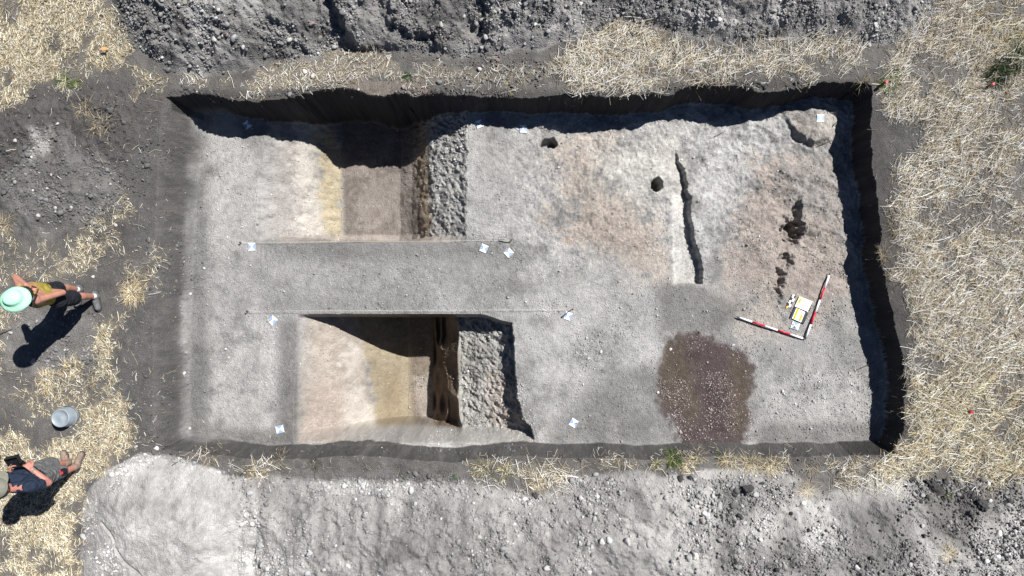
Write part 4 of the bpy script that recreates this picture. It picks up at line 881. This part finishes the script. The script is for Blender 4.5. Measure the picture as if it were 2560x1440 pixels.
for k in range(4):
    for s_ in (-1, 1):
        bm = bmesh.new(); a = P0 + dA * LA * k / 4; b = P0 + dA * LA * (k + 1) / 4
        prism(bm, [tuple(q) for q in (a, b, b + nA * s_ * .027, a + nA * s_ * .027)][::(1 if s_ < 0 else -1)], 0, .006); bm.normal_update(); bmesh.ops.recalc_face_normals(bm, faces=bm.faces)
        wht = (k + (s_ > 0)) % 2 == 1; bmobj('white_square' if wht else 'black_square', bm, M['white'] if wht else M['blk'], na)
bm = bmesh.new(); prism(bm, [tuple(q) for q in (P0 - nA * .027, P0 + nA * .012, P0 - dA * .036 - nA * .016)][::-1], 0, .006); bmesh.ops.recalc_face_normals(bm, faces=bm.faces); bmobj('yellow_tip', bm, M['yel'], na)

# ------------------------------------------------------------------ upturned bucket
x, y, z = onground(171, 1041); bk = empty('bucket', (x, y, gz(x, y) - .005), 'upside down grey plastic bucket standing in the straw', 'bucket')
H = .19
bm = bmesh.new(); lathe(bm, [(.138, 0), (.146, .002), (.147, .022), (.139, .026), (.137, .05), (.124, H - .012), (.120, H), (.112, H), (.108, H - .008), (.06, H - .009), (.02, H - .008), (.012, H - .004), (0, H - .004)], 40); bmobj('body', bm, M['bucket'], bk, True)
bm = bmesh.new(); tube(bm, [(.147 * math.cos(a), .147 * math.sin(a), .030 + .02 * math.sin(a * .5)) for a in [R(q) for q in range(-70, 111, 15)]], .004, 6); bmobj('handle', bm, M['rod_tip'], bk, True)
for s_ in (-70, 110):
    bm = bmesh.new(); prism(bm, [(-.012, -.008), (.012, -.008), (.012, .008), (-.012, .008)], .02, .045); o = bmobj('handle_lug', bm, M['bucket'], bk); o.location = (.146 * math.cos(R(s_)), .146 * math.sin(R(s_)), 0); o.rotation_euler = (0, 0, R(s_))

# ------------------------------------------------------------------ stakes
for px, py, h, lab, m_ in ((2203,212,.17,'wooden stake with faded red top at the upper right trench corner','pink'),(2470,215,.13,'red topped wooden stake by the dark green plant','pink'),(2421,1028,.08,'short red topped peg in the straw lower right of the trench','red')):
    x, y, z = onground(px, py); st = empty('stake', (x, y, z), lab, 'stake'); bm = bmesh.new(); a = .016
    prism(bm, [(-a, -a), (a, -a), (a, a), (-a, a)], -.06, h * .72); bmobj('shaft', bm, M['wood'], st)
    bm = bmesh.new(); a = .0175; prism(bm, [(-a, -a), (a, -a), (a, a), (-a, a)], h * .72, h); bmesh.ops.bevel(bm, geom=bm.edges, offset=.003, segments=1, affect='EDGES'); bmobj('painted_top', bm, M[m_], st); st.rotation_euler = (R(3), R(-4), R(25))
x, y, z = onground(270, 128); st = empty('marker_peg', (x, y, z), 'small peg with orange and pink marking tape in the top left straw', 'marker peg')
bm = bmesh.new(); tube(bm, [(0, 0, -.04), (0, 0, .10)], .007, 8); bmobj('shaft', bm, M['wood'], st)
bm = bmesh.new(); prism(bm, [(-.03, -.018), (.03, -.022), (.042, .01), (0, .024), (-.035, .012)], .098, .106); bmobj('orange_tape', bm, M['orange'], st)
bm = bmesh.new(); prism(bm, [(-.055, -.014), (-.032, -.016), (-.032, .008), (-.052, .008)], .094, .100); bmobj('pink_tape', bm, M['lace'], st)
#%%PEOPLE%%
# ------------------------------------------------------------------ people
def ball(bm, c, r, sc=(1, 1, 1), rot=None, sub=3):
    m_ = Matrix.Translation(Vector(c)) @ (rot.to_matrix().to_4x4() if rot else Matrix.Identity(4)) @ Matrix.Diagonal((r * sc[0], r * sc[1], r * sc[2], 1))
    bmesh.ops.create_icosphere(bm, subdivisions=sub, radius=1.0, matrix=m_)
def capsule(bm, a, b, ra, rb):
    a = Vector(a); b = Vector(b); d = b - a; L_ = max(d.length, 1e-4); d = d / L_
    pts, rr = [], []
    for k in range(5): t = math.cos(math.pi / 2 * k / 4 + 0); pts.append(a - d * ra * t * .999); rr.append(max(ra * math.sin(math.pi / 2 * k / 4), ra * .05))
    for k in range(1, 4): pts.append(a.lerp(b, k / 4)); rr.append(ra + (rb - ra) * k / 4)
    for k in range(5): t = math.sin(math.pi / 2 * k / 4); pts.append(b + d * rb * t * .999); rr.append(max(rb * math.cos(math.pi / 2 * k / 4), rb * .05))
    tube(bm, pts, rr, 14)
def fuse(name, bm, m, base, parent=None, vox=.007, it_=5, rough=0):
    me = bpy.data.meshes.new(name); bm.to_mesh(me); bm.free(); o = bpy.data.objects.new(name, me); COL.objects.link(o)
    q = o.modifiers.new('r', 'REMESH'); q.mode = 'VOXEL'; q.voxel_size = vox
    q = o.modifiers.new('s', 'SMOOTH'); q.iterations = it_; q.factor = .5
    bpy.context.view_layer.update(); e = o.evaluated_get(bpy.context.evaluated_depsgraph_get()); m2 = bpy.data.meshes.new_from_object(e)
    o.modifiers.clear(); o.data = m2; bpy.data.meshes.remove(me); m2.name = name
    co = np.zeros(len(m2.vertices) * 3); m2.vertices.foreach_get('co', co); co = co.reshape(-1, 3)
    if rough: co += rough * np.stack([vnoise(co[:, 0] + co[:, 2], co[:, 1] * .6 + co[:, 2] * .7, .035, 800 + k) for k in range(3)], -1)
    if parent is None: co = co - np.array(base)
    else: co = co - np.array(parent.location)
    m2.vertices.foreach_set('co', co.ravel()); m2.materials.clear(); m2.materials.append(m)
    m2.polygons.foreach_set('use_smooth', np.ones(len(m2.polygons), bool)); m2.update()
    if parent is None: o.location = base
    else: o.parent = parent
    return o
def hand(bm, wrist, tip_dir, nrm, curl=.5, thumb=1, s=1.0):
    """palm, four fingers of different lengths bent at a knuckle, and a thumb from the side of the palm"""
    d = Vector(tip_dir).normalized(); n_ = Vector(nrm); n_ = (n_ - d * n_.dot(d)).normalized(); sd_ = d.cross(n_); w_ = Vector(wrist)
    palm = w_ + d * .085 * s
    for k in (-1.5, -.5, .5, 1.5): capsule(bm, w_ + sd_ * k * .010 * s, palm + sd_ * k * .019 * s, .015 * s, .012 * s)
    for k, L_ in zip((-1.5, -.5, .5, 1.5), (.062, .074, .078, .068)):
        a = palm + sd_ * k * .021 * s; b = a + (d * math.cos(curl) + n_ * math.sin(curl)) * L_ * .55 * s + sd_ * k * .003; c = b + (d * math.cos(curl * 2.2) + n_ * math.sin(curl * 2.2)) * L_ * .5 * s
        capsule(bm, a, b, .0100 * s, .0092 * s); capsule(bm, b, c, .0092 * s, .0078 * s)
    a = w_ + d * .03 * s + sd_ * thumb * .022 * s; b = a + (d * .6 + sd_ * thumb * .8) * .045 * s; c = b + (d * .9 + n_ * .5) * .034 * s
    capsule(bm, a, b, .014 * s, .011 * s); capsule(bm, b, c, .011 * s, .009 * s)
def person(J, label, skin, fwd, sex=0, arm_r=(.044, .036, .026)):
    """J: joints in world space. Body is one fused mesh."""
    gzb = (J['ankL'].z + J['ankR'].z) / 2 - .09
    base = Vector(((J['ankL'].x + J['ankR'].x) / 2, (J['ankL'].y + J['ankR'].y) / 2, gzb)); bm = bmesh.new(); f = Vector(fwd).normalized()
    lr = (.082, .054, .036) if not sex else (.085, .052, .034)
    for s_ in 'LR':
        capsule(bm, J['hip' + s_], J['kne' + s_], lr[0], lr[1]); calf = J['kne' + s_].lerp(J['ank' + s_], .32) - f * .015
        capsule(bm, J['kne' + s_], calf, lr[1], lr[1] * 1.02); capsule(bm, calf, J['ank' + s_], lr[1] * .98, lr[2])
        capsule(bm, J['ank' + s_] - Vector((0, 0, .02)), J['toe' + s_], .036, .026); capsule(bm, J['hee' + s_], J['toe' + s_], .034, .026)
        capsule(bm, J['hip' + s_], J['wai' + s_], .098, .082); capsule(bm, J['wai' + s_], J['che' + s_], .082, .095); capsule(bm, J['che' + s_], J['sho' + s_] * .85 + J['neck'] * .15, .092, .058)
        capsule(bm, J['neck'] - Vector((0, 0, .03)), J['sho' + s_], .050, .052)
        capsule(bm, J['sho' + s_], J['elb' + s_], arm_r[0], arm_r[1]); mid = J['elb' + s_].lerp(J['wri' + s_], .25)
        capsule(bm, J['elb' + s_], mid, arm_r[1], arm_r[1] * 1.02); capsule(bm, mid, J['wri' + s_], arm_r[1], arm_r[2])
        hand(bm, J['wri' + s_], J['hd' + s_], J['hn' + s_], J.get('curl' + s_, .6), J.get('th' + s_, 1))
    for a in ('hip', 'wai', 'che'): capsule(bm, J[a + 'L'], J[a + 'R'], .09, .09)
    capsule(bm, J['neck'] - Vector((0, 0, .04)), J['head'] - Vector((0, 0, .06)), .056, .050)
    h = J['head']; hf = Vector(J['look']).normalized(); side = hf.cross(Vector((0, 0, 1))).normalized(); up = side.cross(hf).normalized()
    ball(bm, h, .096, (1, 1, 1.06)); ball(bm, h + hf * .025 - up * .045, .072, (1, 1, 1.0)); ball(bm, h + hf * .055 - up * .095, .030)   # skull, jaw, chin
    capsule(bm, h + hf * .100 + up * .005, h + hf * .118 - up * .035, .009, .014)                                                        # nose
    capsule(bm, h + hf * .088 + side * .04 + up * .022, h + hf * .088 - side * .04 + up * .022, .012, .012)                               # brow
    capsule(bm, h + hf * .094 + side * .022 - up * .066, h + hf * .094 - side * .022 - up * .066, .009, .009)                             # lips
    for s1 in (-1, 1): capsule(bm, h + side * s1 * .094 + up * .015, h + side * s1 * .092 - up * .028, .014, .010)                        # ears
    o = fuse('person', bm, skin, base, vox=.0062, it_=3); tag(o, label, 'person')
    for s1 in (-1, 1):
        b2 = bmesh.new(); ball(b2, h + hf * .088 + side * s1 * .033 + up * .0 - base, .0115, sub=2); e = bmobj('eye', b2, M['white'], o, True)
        b2 = bmesh.new(); ball(b2, h + hf * .0965 + side * s1 * .033 - base, .0055, sub=2); bmobj('pupil', b2, M['blk'], e, True)
    return o
def shoe(o, J, s_, m, sole, lace=None, high=0, name='shoe'):
    t, hl, an = J['toe' + s_], J['hee' + s_], J['ank' + s_]; bm = bmesh.new()
    capsule(bm, hl + Vector((0, 0, .01)), t + Vector((0, 0, .004)), .043, .038); capsule(bm, hl.lerp(t, .35) + Vector((0, 0, .02)), t, .044, .040); capsule(bm, an - Vector((0, 0, .03)), an + Vector((0, 0, high)), .050, .050); capsule(bm, an - Vector((0, 0, .02)), hl.lerp(t, .6) + Vector((0, 0, .02)), .048, .040)
    so = fuse(name, bm, m, None, o, .007, 3)
    bm = bmesh.new(); z0 = min(hl.z, t.z) - .035
    d = (t - hl); d.z = 0; d.normalize(); n_ = Vector((-d.y, d.x, 0)); c = [(-.048, -.03), (-.03, -.046), (.09, -.046), (.20, -.05), (.245, -.03), (.255, 0), (.245, .03), (.20, .05), (.09, .046), (-.03, .046), (-.048, .03)]
    k = ((t - hl).length + .05) / .255
    pts = [tuple((hl + d * a * k + n_ * b - o.location)[:2]) for a, b in c]; prism(bm, pts, z0 - o.location.z, z0 + .028 - o.location.z); bmesh.ops.recalc_face_normals(bm, faces=bm.faces); bmobj('sole', bm, sole, so)
    if lace:
        bm = bmesh.new()
        for q in range(4):
            p = hl.lerp(t, .38 + q * .13); p = Vector((p.x, p.y, p.z + .058 - q * .006)) - o.location; tube(bm, [p - n_ * .026 - Vector((0, 0, .012)), p - n_ * .01 + Vector((0, 0, .003)), p + n_ * .01 + Vector((0, 0, .003)), p + n_ * .026 - Vector((0, 0, .012))], .0042, 6)
        bmobj('laces', bm, lace, so, True)
    return so
def jw(d): return {k: Vector(W(*v)) if (len(v) == 3 and k[:2] not in ('hd', 'hn', 'lo')) else Vector(v) if hasattr(v, '__len__') else v for k, v in d.items()}

# woman in the mint hat, seen from behind and above, left hand on her hip, other arm raised behind her head
J = jw(dict(ankR=(196,724,.09), toeR=(192,761,.045), heeR=(197,719,.045), kneR=(148,721,.48), hipR=(120,728,.88), ankL=(238,741,.09), toeL=(244,770,.045), heeL=(237,735,.045), kneL=(188,744,.48), hipL=(145,749,.88),
  waiR=(101,724,1.05), waiL=(119,742,1.05), cheR=(76,724,1.22), cheL=(98,746,1.22), shoR=(50,714,1.38), shoL=(91,751,1.37), neck=(71,735,1.43), head=(44,744,1.56)))
J.update(elbR=Vector(W(38,692,1.33)), wriR=Vector(W(64,712,1.42)), elbL=Vector(W(157,731,1.04)), wriL=Vector(W(131,727,1.0)), look=(-.6, -.8, -.15), curlR=.7, curlL=.5, thR=-1, thL=1)
J['hdR'] = (Vector(W(70,732,1.46)) - J['wriR']); J['hnR'] = Vector((0, 0, 1)); J['hdL'] = (Vector(W(112,727,.98)) - J['wriL']); J['hnL'] = Vector((-.3, -.2, -1))
p1 = person(J, 'person in a mint bucket hat, olive top and black shorts, one arm raised', M['skin'], (-.5, -.85, 0), 1, (.046, .037, .027))
bm = bmesh.new()
for s_ in 'LR':
    k = J['hip' + s_].lerp(J['kne' + s_], .86); capsule(bm, J['hip' + s_], k, .105, .098); capsule(bm, J['hip' + s_], J['wai' + s_] - Vector((0, 0, .03)), .110, .094)
capsule(bm, J['hipL'], J['hipR'], .108, .108); sh = fuse('shorts', bm, M['black'], None, p1, .009, 3, .009)
bm = bmesh.new()
for s_ in 'LR': capsule(bm, J['wai' + s_] - Vector((0, 0, .06)), J['che' + s_] - Vector((0, 0, .03)), .094, .100)
capsule(bm, J['waiL'], J['waiR'], .095, .095); capsule(bm, J['cheL'] - Vector((0, 0, .05)), J['cheR'] - Vector((0, 0, .05)), .098, .098); capsule(bm, J['cheL'] + Vector((-.03, -.04, 0)), J['cheR'] + Vector((-.03, -.04, 0)), .085, .085)
top = fuse('top', bm, M['olive'], None, p1, .008, 4, .003)
B = p1.location
for s_ in 'LR':
    bm = bmesh.new(); a = J['che' + s_] * .6 + J['cheL' if s_ == 'R' else 'cheR'] * .4; sp_ = J['sho' + s_] * .72 + J['neck'] * .28
    bk_ = Vector((.5, .75, 0)) * .092
    tube(bm, [a + bk_ + Vector((0, 0, .03)) - B, a.lerp(sp_, .5) + bk_ * 1.0 + Vector((0, 0, .045)) - B, sp_ + bk_ * .45 + Vector((0, 0, .055)) - B, sp_ - bk_ * .45 + Vector((0, 0, .05)) - B], .0075, 6, flat=1.6); bmobj('shoulder_strap', bm, M['olive'], p1, True)
    shoe(p1, J, s_, M['shoe'], M['sole'], M['lace'])
    bm = bmesh.new(); capsule(bm, J['ank' + s_] + Vector((0, 0, .0)), J['ank' + s_] + Vector((0, 0, .055)), .043, .040); fuse('sock', bm, M['sock'], None, p1, .007, 2)
hc = J['head']; bm = bmesh.new(); bk = Vector((.55, .6, 0)).normalized()
ball(bm, hc + bk * .015 + Vector((0, 0, -.02)), .099, (1, 1, 1)); ball(bm, hc + bk * .05 - Vector((0, 0, .08)), .085, (1, 1.25, 1.1)); ball(bm, hc + bk * .06 + Vector((.03, -.05, -.15)), .055, (1, 1.2, 1.2)); ball(bm, hc + bk * .03 + Vector((.06, -.10, -.13)), .036); ball(bm, hc + bk * .07 + Vector((-.03, .05, -.15)), .045)
fuse('hair', bm, M['hair'], None, p1, .007, 2, .010)
bm = bmesh.new(); lathe(bm, [(.166, -.030), (.168, -.026), (.15, -.012), (.125, .006), (.108, .018), (.103, .045), (.097, .068), (.082, .084), (.04, .091), (0, .093), ][::-1] , 40, sy=.90)
for v in bm.verts: v.co.z += .006 * math.sin(5 * math.atan2(v.co.y, v.co.x)) * (math.hypot(v.co.x, v.co.y) / .17) ** 3; 
hat = bmobj('bucket_hat', bm, M['hat'], p1, True); hat.location = Vector(W(36,747,1.625)) - B; hat.rotation_euler = (R(-11), R(11), R(10)); sol = hat.modifiers.new('s', 'SOLIDIFY'); sol.thickness = .004
bm = bmesh.new()
for k in range(6):
    a = R(15 + 60 * k); tube(bm, [(math.cos(a) * r_, math.sin(a) * r_ * .9, z_) for r_, z_ in ((.008, .0945), (.04, .0925), (.082, .0855), (.0985, .069), (.1045, .045), (.109, .019))], .0014, 4)
bmobj('seam', bm, M['hat'], hat, True)

# man in the navy shirt holding the remote
J = jw(dict(ankR=(189,1167,.10), toeR=(202,1137,.05), heeR=(188,1173,.05), kneR=(142,1183,.46), hipR=(106,1196,.90), ankL=(167,1158,.10), toeL=(158,1134,.05), heeL=(168,1163,.05), kneL=(122,1160,.48), hipL=(72,1184,.90),
  waiR=(94,1200,1.08), waiL=(50,1190,1.08), cheR=(76,1208,1.27), cheL=(18,1204,1.27), shoR=(80,1216,1.41), shoL=(-8,1212,1.41), neck=(20,1222,1.47), head=(-3,1222,1.62)))
J.update(elbR=Vector(W(121,1207,1.17)), wriR=Vector(W(80,1174,1.24)), elbL=Vector(W(14,1206,1.15)), wriL=Vector(W(25,1182,1.23)), look=(.05, .8, -.6), curlR=.75, curlL=.7, thR=-1, thL=1)
J['hdR'] = (Vector(W(66,1160,1.25)) - J['wriR']); J['hnR'] = Vector((-.8, .3, -.3)); J['hdL'] = (Vector(W(28,1163,1.25)) - J['wriL']); J['hnL'] = Vector((.8, .3, -.3))
p2 = person(J, 'person in a navy shirt, grey shorts and cap, holding a black remote control', M['skin2'], (.05, 1, 0), 0, (.052, .042, .030))
B = p2.location; bm = bmesh.new()
for s_ in 'LR':
    a = J['kne' + s_]; b = a.lerp(J['ank' + s_], .22); capsule(bm, J['hip' + s_], a, .112, .088); capsule(bm, a, b, .088, .084); capsule(bm, J['hip' + s_], J['wai' + s_] - Vector((0, 0, .05)), .116, .10)
capsule(bm, J['hipL'], J['hipR'], .112, .112); fuse('shorts', bm, M['grey'], None, p2, .009, 2, .011)
bm = bmesh.new()
for s_ in 'LR':
    capsule(bm, J['hip' + s_] + Vector((0, 0, .06)), J['wai' + s_], .118, .108); capsule(bm, J['wai' + s_], J['che' + s_], .108, .112); capsule(bm, J['che' + s_], J['sho' + s_] * .85 + J['neck'] * .15, .108, .070)
    capsule(bm, J['sho' + s_], J['sho' + s_].lerp(J['elb' + s_], .52), .068, .066); capsule(bm, J['sho' + s_] * .12 + J['neck'] * .88 - Vector((0, 0, .05)), J['sho' + s_], .064, .067)
for a in ('hip', 'wai', 'che'): capsule(bm, J[a + 'L'] + Vector((0, 0, .06 if a == 'hip' else 0)), J[a + 'R'] + Vector((0, 0, .06 if a == 'hip' else 0)), .105, .105)
ball(bm, (J['waiL'] + J['waiR']) / 2 + Vector((0, .03, .0)), .115)
fuse('shirt', bm, M['navy'], None, p2, .008, 2, .009)
for s_ in 'LR': shoe(p2, J, s_, M['boot'], M['sole'], M['sole'], .04, 'boot')
bm = bmesh.new(); wd = (J['elbR'] - J['wriR']).normalized(); c = J['wriR'] + wd * .015 - B; tube(bm, [c - wd * .010, c + wd * .010], .033, 20); bmobj('watch_strap', bm, M['strap'], p2, True)
hc = J['head']; bm = bmesh.new(); ball(bm, hc - Vector((0, .02, .012)), .101); fuse('hair', bm, M['hair'], None, p2, .008, 2, .006)
bm = bmesh.new(); lathe(bm, [(.0, .085), (.04, .082), (.085, .058), (.106, .02), (.110, -.012), (.112, -.018)], 32)
capo = bmobj('cap', bm, M['cap'], p2, True); capo.location = hc + Vector((0, .01, .03)) - B; capo.rotation_euler = (R(-16), 0, 0); sol = capo.modifiers.new('s', 'SOLIDIFY'); sol.thickness = .004
bm = bmesh.new(); pts = [(-.095, .05), (-.098, .11), (-.075, .17), (-.03, .200), (.03, .200), (.075, .17), (.098, .11), (.095, .05), (.06, .088), (0, .104), (-.06, .088)]; prism(bm, pts[::-1], -.020, -.014); bmesh.ops.recalc_face_normals(bm, faces=bm.faces); bmobj('brim', bm, M['cap'], capo)
rc = Vector(W(46,1163,1.26)); rm = empty('remote_control', rc, 'black remote control with a screen hood held in both hands by the man', 'remote control', rz=R(14))
rm.rotation_euler = (R(25), 0, R(14))
bm = bmesh.new(); prism(bm, [(-.078, -.035), (.078, -.035), (.085, 0), (.070, .045), (-.070, .045), (-.085, 0)], -.025, .0); bmesh.ops.bevel(bm, geom=bm.edges, offset=.006, segments=2, affect='EDGES'); bmobj('body', bm, M['blackpl'], rm)
for s_ in (-1, 1):
    bm = bmesh.new(); tube(bm, [(s_ * .05, -.01, 0), (s_ * .05, -.01, .016)], .004, 8); lathe(bm, [(0, .022), (.009, .02), (.009, .014), (0, .014)], 12, (s_ * .05, -.01)); bmobj('joystick', bm, M['blackpl'], rm)
    bm = bmesh.new(); prism(bm, [(s_ * .075, .04), (s_ * .071, .04), (s_ * .071, .15), (s_ * .075, .15)], .0, .06); bmesh.ops.recalc_face_normals(bm, faces=bm.faces); bmobj('hood_side', bm, M['blackpl'], rm)
bm = bmesh.new(); prism(bm, [(-.072, .045), (.072, .045), (.072, .135), (-.072, .135)], .0, .010); bmobj('screen', bm, mat('dark_screen_glass', (.012,.014,.018), .15, .5), rm)
bm = bmesh.new(); prism(bm, [(-.075, .139), (.075, .139), (.075, .146), (-.075, .146)], .0, .062); bmobj('hood_front', bm, M['blackpl'], rm)
pc = Vector(W(150,1180,.52)); po = empty('tool_pouch', pc, 'small red and black pouch hanging at the knee of the man', 'pouch', rz=R(15))
bm = bmesh.new(); prism(bm, [(-.075, -.03), (.06, -.04), (.075, 0), (.06, .035), (-.07, .03)], -.06, .05); bmesh.ops.bevel(bm, geom=bm.edges, offset=.012, segments=2, affect='EDGES'); bmobj('body', bm, M['black'], po)
bm = bmesh.new(); prism(bm, [(-.02, .0), (.05, -.004), (.045, .03), (-.01, .028)], .0505, .058); bmobj('red_flap', bm, M['redcl'], po)
bm = bmesh.new(); prism(bm, [(.04, -.036), (.07, -.03), (.072, .0), (.056, .0)], .0505, .060); bmobj('red_tab', bm, M['redcl'], po)
bm = bmesh.new(); tube(bm, [(-.07, .01, .05), (-.10, .03, .14), (-.14, .03, .30)], .008, 6, flat=1.5); bmobj('strap', bm, M['blackpl'], po, True)

# third person, only the right boot reaches into the picture at the left edge
def gg(gx, gy, h): return Vector(((gx - 1280) / 178.8, (790 - gy) / 178.8, h))
J = {}
for s_, ox in (('R', 5), ('L', -42)):
    J['ank' + s_] = gg(ox, 1166, .10); J['toe' + s_] = gg(ox + 2, 1138, .05); J['hee' + s_] = gg(ox, 1170, .05); J['kne' + s_] = gg(ox - 1, 1164, .50); J['hip' + s_] = gg(ox * .8 - 3, 1168, .92)
    sg = 1 if s_ == 'R' else -1
    J['wai' + s_] = gg(-19 + sg * 15, 1168, 1.10); J['che' + s_] = gg(-19 + sg * 19, 1168, 1.28); J['sho' + s_] = gg(-19 + sg * 34, 1168, 1.44); J['elb' + s_] = gg(-19 + sg * 44, 1172, 1.14); J['wri' + s_] = gg(-19 + sg * 42, 1158, .90); J['hd' + s_] = Vector((0, .2, -1)); J['hn' + s_] = Vector((-sg, .2, 0)); J['th' + s_] = sg
J['neck'] = gg(-19, 1168, 1.50); J['head'] = gg(-19, 1163, 1.66); J['look'] = Vector((.2, 1, -.2))
p3 = person(J, 'person mostly outside the left edge, only a brown boot and bare shin in view', M['skin'], (0, 1, 0), 0)
bm = bmesh.new()
for s_ in 'LR': capsule(bm, J['hip' + s_], J['kne' + s_] + Vector((0, 0, .04)), .112, .09); capsule(bm, J['hip' + s_], J['wai' + s_] - Vector((0, 0, .05)), .114, .10); shoe(p3, J, s_, M['boot'], M['sole'], M['sole'], .05, 'boot')
capsule(bm, J['hipL'], J['hipR'], .112, .112); fuse('shorts', bm, M['grey'], None, p3, .009, 3, .005)
bm = bmesh.new()
for s_ in 'LR': capsule(bm, J['hip' + s_] + Vector((0, 0, .06)), J['wai' + s_], .116, .104); capsule(bm, J['wai' + s_], J['che' + s_], .104, .110); capsule(bm, J['che' + s_], J['sho' + s_], .108, .066); capsule(bm, J['sho' + s_], J['sho' + s_].lerp(J['elb' + s_], .55), .066, .062)
for a in ('wai', 'che'): capsule(bm, J[a + 'L'], J[a + 'R'], .105, .105)
fuse('shirt', bm, M['grey'], None, p3, .009, 3, .004)
bm = bmesh.new(); ball(bm, J['head'] + Vector((0, -.015, .02)), .104); fuse('hair', bm, M['hair'], None, p3, .008, 2, .006)
